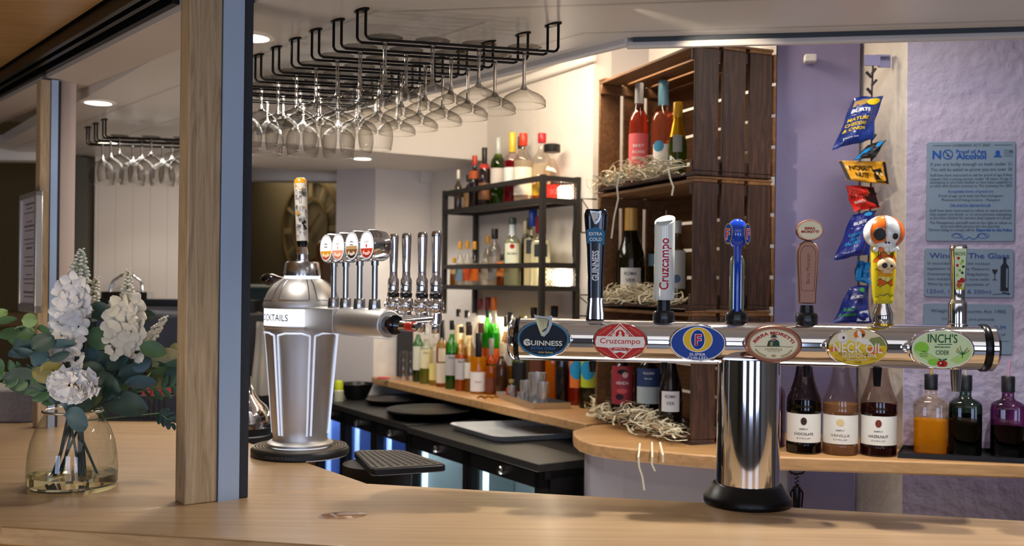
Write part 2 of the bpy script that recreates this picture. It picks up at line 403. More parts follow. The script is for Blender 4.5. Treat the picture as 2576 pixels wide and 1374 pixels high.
# canopy over the bar: two planked leaves and their lip
K0 = V2(.32, 2.86); KB = V2(-.578, .69).normalized()
cl = planks('canopy_planks_left', -2.268); cr = planks('canopy_planks_front', .16)
pl = [tuple(P1 + N_ * .17 - B * .05), tuple(K0), tuple(K0 + KB * 3.75), (-2.75, 5.85), tuple(P1 + N_ * .17 + B * 3.6)]
struct(MB().prism(pl, CZ, CZ + .05).build('ceiling.001', cl))
pr = [tuple(P1 + N_ * .17 - B * .05), tuple(P1 + N_ * .17 - B * .05 + E * 3.2), tuple(K0 + E * 2.2), tuple(K0)]
struct(MB().prism(pr, CZ, CZ + .05).build('ceiling.002', cr))
lip = mat('lip_paint', '#b7b3b0', .4)
k = MB(); k.prism(strip(K0, E, V2(-E.y, E.x), 0, 2.2, .0, .028), CZ - .028, CZ - .008); k.prism(strip(K0, E, V2(-E.y, E.x), 0, 2.2, .02, .04), CZ - .02, CZ + .06)
struct(k.build('trim_4', lip, bevel=.006))
nk = V2(KB.y, -KB.x)
k = MB(); k.prism(strip(K0, E, V2(-E.y, E.x), .02, 2.2, -.006, .004), CZ - .012, CZ - .001); tag(k.build('shadow_gap', alu_dark), 'thin black strip for the shaded gap along the front lip of the canopy', 'slot')  # dark strip painted in for the shade inside the gap
k = MB(); k.prism(strip(K0, KB, nk, 0, 2.4, 0, .03), CZ - .02, CZ + .06); struct(k.build('trim_5', lip, bevel=.006))

# ---- back walls
plaster = mat('white_plaster', '#dcd6cf', .65, bump=(14, .35, .02))
lilac = mat('lilac_plaster', '#a8a0b6', .6, bump=(22, .7, .02), mottle=(2.0, '#9f96b2'))
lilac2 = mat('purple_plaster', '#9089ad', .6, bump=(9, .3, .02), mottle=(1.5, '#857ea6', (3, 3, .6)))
cream = mat('lit_plaster', '#e3dcd2', .6, bump=(16, .4, .02))  # warm light on the wall returns put into a paler colour
WL = V2(.637, 4.14)                          # on the back-bar wall
def wall(name, p, q, m, z0=0, z1=2.8, th=.1, side=1):
    p, q = V2(*p), V2(*q); d = (q - p).normalized(); n = V2(-d.y, d.x) * side * th
    return struct(MB().prism([tuple(p), tuple(q), tuple(q + n), tuple(p + n)], z0, z1).build(name, m))
wA = WL + D2 * .53; wB = WL + D2 * 2.24
wall('wall_left', wB, wA, plaster, side=1)
wC = wA + N2 * .32
wall('wall_left.001', wA + D2 * .001 + N2 * .1, wC, mat('grey_return', '#b9b4b4', .6), side=1, th=.08)
wall('wall_left.002', wC, (1.06, 4.02), plaster, side=1)
wall('wall_right', (1.012, 3.83), (1.31, 3.77), lilac2, side=1)
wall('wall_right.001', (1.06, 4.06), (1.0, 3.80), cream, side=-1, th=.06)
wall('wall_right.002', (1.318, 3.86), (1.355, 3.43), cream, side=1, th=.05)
wall('wall_right.003', (1.356, 3.43), (3.3, 3.12), lilac, side=1, th=.12)
# end face beyond the back shelf, door beam, door frame
wE = wB - N2 * .36
wall('wall_back', wE, wB, plaster, side=1)
wall('wall_back.001', wE, wE + D2 * .22 - N2 * .16, mat('grey_return', '#b9b4b4', .6), side=-1, th=.08)
bm = WL + D2 * 1.536
k = MB(); k.prism([tuple(bm), tuple(bm - N2 * 1.45), tuple(bm - N2 * 1.45 + D2 * 1.1), tuple(bm + D2 * 1.1)], 2.34, 2.80); struct(k.build('trim_6', plaster))
# coving along the top of the back-bar wall
k = MB(); k.prism(strip(WL, D2, N2, .5, 1.536, -.07, 0), 2.73, 2.77); k.prism(strip(WL, D2, N2, .5, 1.536, -.04, 0), 2.69, 2.73); struct(k.build('trim_7', white_paint, bevel=.01))
# lintel of the opening to the far room
k = MB(); k.box(-2.2, -.80, 6.25, 6.4, 2.30, 2.62); k.box(-1.24, -1.10, 6.2, 6.27, 2.34, 2.44); struct(k.build('trim_8', white_paint, bevel=.004))
k = MB(); k.box(-1.09, -.86, 6.19, 6.25, 2.31, 2.345); struct(k.build('trim_9', mat('dark_olive_metal', '#4d4a40', .5)))
# far room
olive = mat('olive_wall', '#6a5f46', .7)
struct(MB().box(-6, 1.2, 9.0, 9.1, 0, 2.8).build('wall_far', olive))
struct(MB().box(-.45, -.35, 6.6, 9.0, 0, 2.8).build('wall_far.001', olive))
struct(MB().box(-6.1, -6, -3.5, 10.2, 0, 2.8).build('wall_west', olive))
struct(MB().box(4.2, 4.3, -3.5, 10.2, 0, 2.8).build('wall_east', rear_m))
# white boarded panel seen through the shutter opening
m, nt, bb = new_mat('boarded_white'); v = _coord(nt, (1, 1, 1))
sx = nt.nodes.new('ShaderNodeSeparateXYZ'); nt.links.new(v, sx.inputs[0])
d = nt.nodes.new('ShaderNodeMath'); d.operation = 'DIVIDE'; d.inputs[1].default_value = .1; nt.links.new(sx.outputs[0], d.inputs[0])
fr = nt.nodes.new('ShaderNodeMath'); fr.operation = 'FRACT'; nt.links.new(d.outputs[0], fr.inputs[0])
r = nt.nodes.new('ShaderNodeValToRGB'); e = r.color_ramp.elements; e[0].color = (*lin('#a79c90'), 1); e[1].position = .05; e[1].color = (*lin('#cdc2b6'), 1)
nt.links.new(fr.outputs[0], r.inputs[0]); nt.links.new(r.outputs[0], bb.inputs['Base Color']); bb.inputs['Roughness'].default_value = .5
boards = m
k = MB(); k.box(-2.42, -1.55, 5.75, 5.83, 0, CZ + .03); struct(k.build('wall_back.002', boards))
k = MB(); k.box(-2.50, -2.44, 5.68, 5.80, 0, 2.36); struct(k.build('trim_10', mat('dark_olive_metal', '#4d4a40', .5)))
# corner of the left wall beyond the far post: olive wall with a timber dado
struct(MB().box(-4.6, -2.9, 7.2, 7.3, 0, 2.8).build('wall_far.002', mat('moss_wall', '#6b5a35', .7)))
k = MB(); k.box(-4.6, -2.9, 7.14, 7.2, 1.32, 1.42); struct(k.build('trim_11', pine2))
k = MB(); k.box(-3.9, -2.62, 5.6, 5.72, 2.33, 2.47); struct(k.build('trim_12', white_paint))

# ------------------------------------------------------------------ the six-tap fount
TD = Vector((1, -.13)).normalized()                       # along the bar tube
col_p = onz(1880, 1266, ZC)
AX = V2(col_p.x, col_p.y); TZ = 1.518; TR = .0555
def axis_at(px, py=866):
    return online(px, py, (AX.x, AX.y), (TD.x, TD.y))
def along(px): p = axis_at(px); return (V2(p.x, p.y) - AX).dot(TD)
fount = thing('beer_fount', 'mirror-polished T-shaped beer fount carrying six oval badges and six tap handles', 'beer tap', (AX.x, AX.y, ZC), math.atan2(TD.y, TD.x))
H = TZ - ZC
x0, x1 = along(1304), along(2466)
k = MB(); k.lathe([(.0795, .04), (.0795, H - .04)], 48); k.build('column', chrome, fount)
k = MB(); k.lathe([(.109, 0), (.111, .004), (.111, .016), (.106, .022), (.088, .050), (.084, .052), (.0, .052)], 48, 0); k.build('base', mat('base_black', '#101010', .32, .3), fount)
tX = lambda x: T(x, 0, H, ry=PI / 2)
k = MB(); k.lathe([(TR, x0), (TR, x1)], 64, X=T(0, 0, H, ry=PI / 2)); k.build('bar_tube', chrome, fount)
capm = [mat('cap_black', '#131316', .25, .5), chrome]
k = MB(); k.lathe([(TR + .001, 0), (TR + .004, .004), (TR + .004, .016), (TR + .001, .02)], 48, 0, X=T(x1 - .004, 0, H, ry=PI / 2), cap=False)
k.lathe([(TR + .002, .018), (TR + .002, .03), (TR - .006, .038), (.0, .042)], 48, 1, X=T(x1 - .004, 0, H, ry=PI / 2)); k.build('end_cap', capm, fount)
k = MB(); k.lathe([(TR + .001, 0), (TR + .004, -.003), (TR + .004, -.010), (TR + .0, -.014)], 48, 0, X=T(x0 + .006, 0, H, ry=PI / 2), cap=False)
k.lathe([(TR + .001, -.013), (TR - .001, -.022), (TR - .010, -.030), (.0, -.034)], 48, 1, X=T(x0 + .006, 0, H, ry=PI / 2)); k.build('end_cap', capm, fount)

BY = -.098                                                  # badge plane in front of the tube
def badge_x(px, py):
    q = V2(AX.x, AX.y) + V2(-TD.y, TD.x) * BY
    p = online(px, py, (q.x, q.y), (TD.x, TD.y)); return (V2(p.x, p.y) - q).dot(TD), p.z - ZC
def badge(px, py, w, h, face, rimc=None, rim_side=None):
    x, z = badge_x(px, py); sc = 2.36 / 2500
    a, bb = w * sc / 2, h * sc / 2
    g = thing('badge', None, None, (x, BY, z)); g.parent = fount
    k = MB(); X = T(0, 0, 0, rx=PI / 2)
    k.lathe([(.93, -.030), (1.0, -.026), (1.0, -.004), (.985, .001), (.94, .003)], 48, 0, X=X @ Matrix.Diagonal((a, bb, 1, 1)), cap=False)
    k.lathe([(.93, -.030), (.5, -.036), (.25, -.055), (.22, -.075)], 32, 0, X=X @ Matrix.Diagonal((a, bb, 1, 1)), cap=False)
    k.build('rim', rimc or chrome, g)
    a *= .945; bb *= .945
    k = MB(); k.ell(0, 0, a, bb, 0, .002, 56); k.build('lens', mat('lens_face_' + face.lstrip('#'), face, .35, spec=.2), g)
    return g, a, bb
def art(parent, k, cols, name='lettering', rough=.3):
    return k.build(name, [mat('ink_' + c.lstrip('#'), c, .45, spec=.15) for c in cols], parent, smooth=0)
harp_out = [(-.5, .5), (-.36, .46), (.18, .40), (.42, .47), (.5, .40), (.44, .30), (.46, .05), (.30, -.28), (.06, -.5), (-.10, -.46), (-.22, -.2), (-.40, .22)]
def harp(k, cx, cz, s, m_body, m_str, d, m_in):
    P = lambda pts: [(cx + x * s * .86, cz + z * s) for x, z in pts]
    k.prism([(x, z) for x, z in P(harp_out)], 0, .006, m_body, X=basis((0, -d, 0), (1, 0, 0), (0, 0, 1), (0, -1, 0)))
    d2 = d + .0066
    k.art(P([(-.30, .36), (.22, .32), (.30, .26), (.28, .02), (.14, -.22), (-.02, -.28), (-.16, -.02)][::-1]), m_in, d2)
    for i in range(9):
        t = i / 8; xa = -.26 + .50 * t
        k.line(P([(xa, .34 - .04 * t), (xa * .55 + .02, -.22 + .18 * abs(t - .3))]), .0016, m_str, d2 + .0004)
    k.line(P([(-.34, .30), (-.12, -.30), (.06, -.40)]), .005, m_str, d2 + .0008)

# 1 black stout badge with harp
g, a, bb = badge(1367, 853, 146, 100, '#12161f')
k = MB(); k.ring(0, 0, a, bb, .0045, 0, .003); k.text('GUINNESS', .001, -.010, .0125, 1, .0036, w=.094, bold=.022); k.text('G', -.0425, -.0085, .0165, 1, .0038, bold=.03)
k.text('EXTRA COLD', 0, -.0232, .0062, 2, .0036, w=.062, bold=.012); k.text('Arthur Guinness', .006, -.033, .0058, 3, .0036, w=.038, shear=.35)
k.line([(-.040, -.0335), (-.02, -.031), (-.012, -.0325)], .0012, 4, .0034); k.line([(.028, -.0325), (.036, -.031), (.046, -.0335)], .0012, 4, .0034)
art(g, k, ['#3c7fa6', '#dfe3dc', '#2f7fc4', '#d9d9a0', '#50585e'])
k = MB(); harp(k, .0, .034, .056, 0, 1, .002, 2); k.build('harp', [mat('harp_metal', '#9a988a', .25, .9), C('#d3cf9a'), C('#22261f')], g, smooth=30)

# 2 red badge
g, a, bb = badge(1560, 859, 147, 99, '#c4231f')
k = MB()
dm = [(0, .0445), (.047, .0), (0, -.0445), (-.047, .0)]
k.line(dm + dm[:1], .0022, 0, .003); dm2 = [(x * .87, z * .87) for x, z in dm]; k.line(dm2 + dm2[:1], .0012, 0, .003)
k.art([(-.021, .008), (-.021, .017), (-.015, .021), (-.013, .028), (0, .037), (.013, .028), (.015, .021), (.021, .017), (.021, .008)], 0, .0031)
k.art([(-.011, .011), (-.011, .021), (-.006, .027), (0, .029), (.006, .027), (.011, .021), (.011, .011)], 1, .0034)
k.ell(0, .021, .0035, .005, 0, .0037); k.art([(-.007, .011), (-.004, .017), (.004, .017), (.007, .011)], 0, .0037)
k.art([(-.060, -.014), (-.062, -.001), (-.058, .0125), (.058, .0125), (.062, -.001), (.060, -.014), (.03, -.0165), (-.03, -.0165)], 2, .004)
k.text('Cruzcampo', 0, .0015, .0135, 1, .0044, w=.100, bold=.006)
k.art([(-.019, -.0215), (-.019, -.0155), (.019, -.0155), (.019, -.0215)], 1, .0046); k.text('SEVILLA', 0, -.0185, .0032, 2, .005, w=.030, bold=.02)
k.art([(-.018, -.023), (-.014, -.030), (-.004, -.0275), (0, -.026), (.004, -.0275), (.014, -.030), (.018, -.023)], 2, .0036)
k.art([(-.012, -.031), (0, -.0275), (.012, -.031), (0, -.041)], 1, .0036)
for s_, tx, z_, r_ in ((-1, 'NUESTRA', .027, .62), (1, 'PROVINCIA', .027, -.62), (-1, 'LA CERVEZA', -.029, -.62), (1, 'DE ESPANA', -.029, .62)):
    k.text(tx, s_ * .037, z_, .0042, 3, .0036, w=.034, rot=r_)
for sx_ in (-.018, .018): k.ell(sx_, .0265, .0018, .0022, 4, .0038)
art(g, k, ['#f1d9c8', '#c4231f', '#f4efe4', '#e09a52', '#4a86a8'])

# 3 blue badge
g, a, bb = badge(1755, 863, 150, 99, '#16409c')
k = MB(); k.ring(0, 0, a, bb, .0022, 0, .003); k.ell(0, .0085, .0365, .0315, 0, .003); k.ell(0, .0085, .0345, .0295, 1, .0034)
k.ell(0, .0085, .0185, .0255, 0, .0038); k.ell(0, .0085, .0165, .0238, 2, .0042)
k.text('F', .001, .0085, .026, 0, .0046, bold=.055); k.text('F', .001, .0085, .026, 3, .005, bold=.02)
k.art([(-.0065, -.006), (-.0065, -.003), (.002, -.003), (.002, -.006)], 3, .005); k.art([(.012, .0175), (.0145, .0175), (.0145, .0225), (.012, .0225)], 3, .005)
k.text('SUPER', 0, -.0282, .0066, 0, .0036, w=.040, bold=.015); k.text('CHILLED', 0, -.0368, .0066, 0, .0036, w=.049, bold=.015)
art(g, k, ['#e9eef2', '#ecc22e', '#16409c', '#c42a3a'])

# 4 cream badge with copper rim
copper = mat('copper', '#9a6b55', .3, .9)
g, a, bb = badge(1946, 866, 146, 98, '#e9e5c2', copper)
k = MB(); k.ring(0, 0, a, bb, .007, 5, .0028); k.ring(0, 0, a - .008, bb - .008, .001, 4, .003)
k.text('BIRRA MORETTI', 0, .0275, .0078, 0, .0034, w=.110, bold=.03, arc=.060)
k.art([(-.046, -.0065), (.046, -.0065), (.046, -.0052), (-.046, -.0052)], 1, .0034)
k.art([(-.016, -.005), (-.013, .007), (-.005, .011), (.008, .011), (.013, .006), (.014, -.005)], 2, .0036); k.ell(0, .014, .0055, .006, 3, .004)
k.art([(-.010, .0165), (.010, .0165), (.006, .0185), (.005, .0235), (-.004, .0235), (-.006, .0185)], 2, .0044); k.ell(.001, .0115, .004, .0016, 6, .0046)
k.art([(-.009, -.004), (-.008, .006), (-.002, .006), (-.003, -.004)], 4, .004)
k.text("L'AUTENTICA", 0, -.0128, .0056, 1, .0034, w=.042); k.text('RICETTA DAL 1859', 0, -.0182, .0022, 1, .0034, w=.028)
for s_ in (-1, 1):
    k.line([(s_ * .044, -.013), (s_ * .034, -.0235), (s_ * .018, -.030)], .0032, 4, .0032)
k.ell(0, -.0285, .0055, .003, 4, .0034)
art(g, k, ['#b3262b', '#8a6f35', '#274a44', '#d3a588', '#b39b58', '#a06a55', '#6a4a35'])

# 5 yellow pictorial badge
g, a, bb = badge(2157, 873, 155, 99, '#e3c21c')
k = MB()
def clip(pts): return [(max(-a * .97, min(a * .97, x)), z) for x, z in pts]
half = [(a * .985 * math.cos(t), bb * .985 * math.sin(t)) for t in [PI * i / 24 for i in range(25)]]
k.art([(x, max(z, .004)) for x, z in half], 1, .003)
k.art([(-.062, .004), (-.05, .012), (-.036, .006), (-.02, .016), (-.004, .008), (.01, .018), (.028, .010), (.045, .016), (.064, .004), (.045, -.006), (-.045, -.006)], 0, .0033)
k.art([(.018, .004), (.03, .022), (.052, .026), (.06, .018), (.066, .004)], 2, .0034)
k.ell(-.036, .023, .0125, .0105, 3, .0036); k.ell(-.0335, .022, .003, .0034, 6, .004); k.ell(-.030, .013, .006, .003, 3, .0036)
k.ell(.004, .031, .014, .011, 4, .0036, rot=.3); k.ell(.004, .031, .005, .010, 3, .004, rot=.3); k.ell(.012, .029, .0034, .004, 6, .0044)
k.art([(-.004, .016), (-.002, .024), (.022, .020), (.034, .008), (.016, .006)], 3, .0038)
k.art([(-.070, -.006), (-.052, .002), (-.045, -.010), (-.060, -.014)], 4, .0036); k.art([(.02, -.002), (.045, .003), (.062, -.012), (.03, -.018)], 4, .0036)
k.art([(-.055, -.022), (-.03, -.014), (0, -.022), (.03, -.013), (.055, -.022), (.03, -.034), (-.03, -.034)], 5, .0034)
for i in range(14): x = random.uniform(-.05, .05); z = random.uniform(-.036, .004); k.line([(x, z), (x + .008, z + random.uniform(-.006, .006)), (x + .015, z)], .0008, 6, .0042)
k.text('NECK OIL', 0, -.0015, .024, 3, .005, w=.116, bold=.012); k.text('SESSION IPA', .004, -.0205, .0105, 3, .005, w=.082)
k.text('BRIGHT HOPPY', 0, -.031, .0042, 3, .005, w=.05); k.text('4.3% ABV', 0, -.0385, .003, 6, .005, w=.018)
art(g, k, ['#f0d43c', '#e8ddb4', '#8a9152', '#f1ede2', '#e27a2a', '#d9b418', '#4a3c22'])

# 6 pale green cider badge
g, a, bb = badge(2370, 879, 160, 103, '#d5ebb4')
k = MB(); k.ring(0, 0, a, bb, .003, 5, .0028)
k.ell(-.048, .002, .017, .015, 1, .003); k.art([(-.068, -.004), (-.05, -.02), (-.02, -.032), (-.01, -.022), (-.035, -.008)], 2, .0031)
k.art([(.018, -.026), (.04, -.012), (.064, -.006), (.058, -.022), (.035, -.034)], 2, .0031); k.ell(-.02, -.031, .013, .008, 1, .0033)
k.text("INCH'S", 0, .0265, .021, 0, .0036, w=.068, bold=.006); k.line([(-.012, .0115), (.022, .0125)], .0018, 0, .0036)
k.text('MEDIUM APPLE', 0, .0055, .004, 0, .0036, w=.036, bold=.015); k.text('CIDER', 0, -.0075, .0105, 0, .0036, w=.031, bold=.006)
k.text('100%', -.043, -.006, .004, 0, .0036, rot=.06); k.text('BRITISH', -.043, -.0115, .004, 0, .0036, rot=.06); k.text('APPLES', -.043, -.017, .004, 0, .0036, rot=.06)
k.line([(.045, -.020), (.047, -.004)], .0016, 0, .0036)
for dx, dz in ((-.012, .006), (.010, .008), (-.006, .011), (.006, .003), (.014, .003), (-.014, 0)): k.line([(.0465, -.012), (.0465 + dx, -.006 + dz)], .0012, 0, .0036); k.ell(.0465 + dx, -.004 + dz, .002, .0016, 4, .0038)
k.ell(-.004, -.0345, .0085, .0075, 3, .004); k.ell(.003, -.0345, .0085, .0075, 3, .004); k.line([(0, -.027), (.001, -.023)], .0012, 0, .0042); k.ell(.006, -.0245, .005, .0018, 0, .0042, rot=.4); k.ell(-.006, -.0245, .004, .0016, 0, .0042, rot=-.5)
k.ell(-.004, -.033, .002, .002, 5, .0044)
art(g, k, ['#1f5c36', '#8fd245', '#b6e07c', '#c22d22', '#c9a03a', '#eef6dd'])

# ---- handles: local frame at the top of the tube
def handle(px, tilt=0.0):
    x = along(px); g = thing('tap_handle', None, None, (x, 0.004, H + TR - .004)); g.parent = fount; return g
S = 2.55 / 2500                                            # metres per pixel at the tube
blk = mat('gloss_black', '#0b0c10', .12, coat=.5)
# stout handle
g = handle(1496)
k = MB(); k.lathe([(.024, .004), (.024, .016), (.020, .050), (.021, .060)], 24, sq=3, sy=.8); k.build('socket', chrome, g)
k = MB(); k.lathe([(.0195, .058), (.0205, .12), (.0235, .19), (.029, .245), (.031, .272), (.0305, .284), (.026, .290), (0, .291)], 32, sq=3.0, sy=.8); k.build('grip', mat('stout_black', '#0b0f1a', .18, coat=.4), g)
fh = lambda x, z, d: (x, -.0205 - d - max(0, (z - .06)) * .022 * 1.3, z)
k = MB(); k.art([(-.021, .200), (-.0235, .236), (0, .243), (.024, .232), (.0225, .196), (0, .206)], 0, .0005, fh); k.text('EXTRA', 0, .2255, .0085, 1, .001, w=.034, bold=.02, fn=fh); k.text('COLD', 0, .2115, .0085, 1, .001, w=.032, bold=.02, fn=fh)
k.text('GUINNESS', 0, .143, .0175, 1, .001, w=.078, bold=.03, rot=PI / 2, fn=fh); art(g, k, ['#336f96', '#dfe6ea'])
for z0 in range(12): pass
k = MB(); k.M = T(0, -.0262, .268, rx=.02); harp(k, 0, 0, .036, 0, 1, .0, 2); k.build('harp', [steel, C('#c8c8c4'), C('#3c4048')], g, smooth=30)
# white red-lettered handle
def blackbase(g, z1=.042):
    k = MB(); k.lathe([(.0265, .0), (.028, .004), (.028, .022), (.024, .028), (.018, .029), (.016, z1 + .006)], 28); k.build('socket', mat('socket_black', '#15171b', .3, coat=.2), g)
g = handle(1669); blackbase(g, .05)
k = MB(); n = 28; R = .0265
k.lathe([(.024, .056), (R, .060), (R, .19)], n, 0, cap=False)
ring0 = [(R * math.cos(2 * PI * i / n), R * math.sin(2 * PI * i / n)) for i in range(n)]
lo = [k._v((x, y, .19)) for x, y in ring0]; hi = [k._v((x, y, .262 + .55 * y + .22 * x)) for x, y in ring0]
for i in range(n): k.face((lo[i], lo[(i + 1) % n], hi[(i + 1) % n], hi[i]), 0)
k.face(hi, 0); k.build('grip', mat('gloss_white', '#e8eee9', .15, coat=.5), g, smooth=35)
k = MB(); k.text('Cruzcampo', -.002, .149, .0235, 0, .0004, w=.132, bold=.012, rot=PI / 2, fn=cyl(R)); art(g, k, ['#b3202a'])
k = MB(); k.ell(0, 0, .0215, .0245, 0, 0); o = k.build('end_face', C('#f4f6f4', .2), g); o.location = (0, -.0018, .2625); o.rotation_euler = (math.atan(-.55) * 1 - .98 + .07, -.13, 0)
# blue lager handle
g = handle(1852); blackbase(g, .035)
k = MB(); k.lathe([(.018, .03), (.0185, .15), (.0175, .162), (.013, .172)], 24, sq=1.5, sy=.8); k.build('sleeve', mat('pearl_grey', '#8e9588', .15, .6, coat=.5), g)
blue = mat('gloss_blue', '#0f3fb5', .1, coat=.6)
k = MB(); k.tube([(0, -.010, .03), (0, -.011, .15), (0, -.008, .175), (0, -.004, .20)], .0095, 12); k.ball((0, 0, .229), .0335, 14, sc=(.86, .78, 1.15)); k.build('grip', blue, g)
for s_ in (-1, 1):
    k = MB(); k.M = T(s_ * .0205, -.0125, .228, rz=s_ * .95)
    k.ell(0, 0, .016, .027, 0, .0045); k.ell(0, 0, .0135, .0245, 1, .0052); k.text('F', 0, 0, .026, 2, .006, bold=.05); k.text('F', 0, 0, .026, 3, .0066, bold=.015)
    k.M = Matrix.Identity(4); art(g, k, ['#c9a84a', '#16409c', '#e9eef2', '#c42a3a'], 'emblem')
# copper handle with oval cream top
g = handle(2029); blackbase(g, .042)
cop = mat('copper_matt', '#855f4c', .42, .75)
k = MB()
outl = [(-.021, .052), (-.021, .07), (-.0265, .17), (-.0262, .188), (-.020, .203), (-.008, .211), (.008, .211), (.020, .203), (.0262, .188), (.0265, .17), (.021, .07), (.021, .052)]
k.prism(outl, -.010, .012, X=basis((0, 0, 0), (1, 0, 0), (0, 0, 1), (0, -1, 0))); k.build('grip', cop, g, bevel=.003)
k = MB(); k.line([(-.0155, .085), (-.0195, .17), (-.018, .186), (-.010, .198), (.010, .198), (.018, .186), (.0195, .17), (.0155, .085), (-.0155, .085)], .0014, 0, .0126); k.text('Birra Moretti', 0, .14, .010, 0, .0126, w=.075, rot=PI / 2); art(g, k, ['#7c5242'])
k = MB(); k.lathe([(.93, -.012), (1, -.009), (1, .008), (.95, .011)], 36, 0, X=T(.004, 0, .2385, rx=PI / 2) @ Matrix.Diagonal((.0335, .027, 1, 1))); k.build('medallion', copper, g)
k = MB(); k.ell(.004, .2385, .029, .0225, 0, .0114, 40); k.text('BIRRA', .004, .243, .0062, 1, .012, w=.026, bold=.04); k.text('MORETTI', .004, .2345, .0062, 1, .012, w=.043, bold=.04); art(g, k, ['#e8e4c0', '#a5282c'])
# skull balloon handle
g = handle(2221)
k = MB(); k.lathe([(.021, .0), (.0245, .006), (.0245, .03), (.0165, .05), (.016, .056)], 28); k.lathe([(.0275, -.006), (.0275, .004), (.02, .006)], 28, 1); k.build('socket', [chrome, mat('gold_ring', '#b08a2a', .25, .9)], g)
yel = mat('handle_yellow', '#d8c41c', .35, coat=.3)
k = MB(); k.lathe([(.0215, .055), (.0245, .07), (.0285, .12), (.0300, .18), (.0290, .205), (0, .206)], 32, sq=.6, sy=.9); k.build('grip', yel, g)
def gr(z): return .0245 + (.0055) * min(1, (z - .07) / .08)
fg = lambda x, z, d: (gr(z) * 1.02 * math.sin(x / .029), -(gr(z) * .955 + d) * math.cos(x / .029) - .0006, z)
k = MB()
def mound(zb, hs, m, d, x0=-.034, x1=.034):
    hs = [hs[i // 4] + (hs[min(len(hs) - 1, i // 4 + 1)] - hs[i // 4]) * (i % 4) / 4 for i in range(4 * (len(hs) - 1) + 1)]; d += .0006
    n_ = len(hs); top = [(x0 + (x1 - x0) * i / (n_ - 1), zb + h) for i, h in enumerate(hs)]
    for (xa, za), (xb, zb2) in zip(top, top[1:]): k.art([(xa, zb), (xb, zb), (xb, zb2), (xa, za)], m, d, fg)
    k.line(top, .0012, 2, d + .0004, fg)
mound(.100, [.014, .010, .018, .012, .008, .014, .022, .016], 0, .0004); mound(.122, [.006, .020, .014, .022, .012, .018, .026, .02], 1, .0002)
mound(.158, [.004, .012, .02, .026, .016, .024, .012, .006], 0, .0005); mound(.080, [.016, .024, .016, .022, .026, .018, .024, .022], 3, .0008); mound(.062, [.012, .008, .014, .012, .018, .010, .014, .01], 3, .0010)
for xa in (-.022, -.016, .014, .020): k.line([(xa, .205), (xa * .75, .168)], .0016, 2, .0016, fg)
art(g, k, ['#d9631f', '#e0a21c', '#3a2c12', '#e2cc1e'], 'painted_hills')
def skull(k, c, r, m, me, mt, eyes):
    k.ball((0, 0, 0), r, 16, m, sc=(1, .92, .88), X=T(*c))
    k.ball((0, -r * .45, -r * .62), r * .5, 10, m, sc=(1.0, .8, .55), X=T(*c))
    for (ex, ez, er) in eyes:
        yy = -math.sqrt(max(0, 1 - (ex ** 2 + (ez / .88) ** 2))) * r * .92
        k.ball((0, 0, 0), er * r, 10, me, sc=(1, .25, 1.08), X=T(c[0] + ex * r, c[1] + yy - .0005, c[2] + ez * r, rz=ex * .9, rx=-ez * .6))
    for ex in (-.07, .07): k.ball((c[0] + ex * r, c[1] - r * .84, c[2] - r * .52), r * .045, 6, me)
    for i in range(5): k.ball((c[0] + (i - 2) * r * .2, c[1] - r * .62 + abs(i - 2) * r * .07, c[2] - r * .87), r * .13, 8, mt, sc=(1, .8, 1))
k = MB(); skull(k, (0, -.031, .152), .022, 0, 1, 0, [(-.38, -.10, .30), (.36, -.16, .16)]); k.build('small_skull', [mat('skull_cream', '#e2c89c', .3, coat=.3), mat('socket_dark', '#1c1a1a', .5)], g)
# the big one: eight painted gores
k = MB(); R = .050; cz = .2335; n = 32; gz = 14
prof = [(math.sin(PI * i / gz), -math.cos(PI * i / gz)) for i in range(gz + 1)]
rows = [[k._v((rr * R * math.cos(2 * PI * (j + .5) / n - PI / 2), rr * R * .92 * math.sin(2 * PI * (j + .5) / n - PI / 2), cz + zz * R * .87)) for j in range(n)] for rr, zz in prof]
for i in range(gz):
    for j in range(n): k.face((rows[i][j], rows[i][(j + 1) % n], rows[i + 1][(j + 1) % n], rows[i + 1][j]), 0 if (((j + 1) % n) // 4) % 2 else 1)
k.ball((0, -R * .40, cz - R * .62), R * .5, 12, 1, sc=(1.0, .8, .55))
for i in range(5): k.ball(((i - 2) * R * .24, -R * .66 + abs(i - 2) * R * .07, cz - R * .86), R * .15, 8, 1 if i != 1 else 0, sc=(1, .8, 1))
k.build('big_skull', [mat('skull_orange', '#df6a1e', .22, coat=.5), mat('skull_white', '#e6e9e6', .25, coat=.5)], g)
k = MB()
for (ex, ez, er) in ((-.40, -.12, .30), (.36, -.22, .15)):
    yy = -math.sqrt(1 - ex ** 2 - (ez / .87) ** 2) * R * .92
    k.ball((0, 0, 0), er * R, 12, 0, sc=(1, .25, 1.1), X=T(ex * R, yy - .001, cz + ez * R, rz=ex * .9, rx=-ez * .6))
for ex in (-.08, .06): k.ball((ex * R, -R * .83, cz - R * .54), R * .05, 6, 0)
for j in range(0, 8):
    th = -PI / 2 + 2 * PI * (j * 4 - 1 + .5) / n
    if math.sin(th) > .2: continue
    for i in range(26):
        la = -.75 + 2.1 * i / 25; q = math.cos(la)
        for dd in (-.035, .035):
            tt = th + dd / max(.3, q); k.ball((R * q * math.cos(tt), R * .92 * q * math.sin(tt), cz + R * .87 * math.sin(la)), .0009, 4, 1)
k.build('eyes', [mat('socket_dark', '#1c1a1a', .5), C('#6a2c1c')], g)
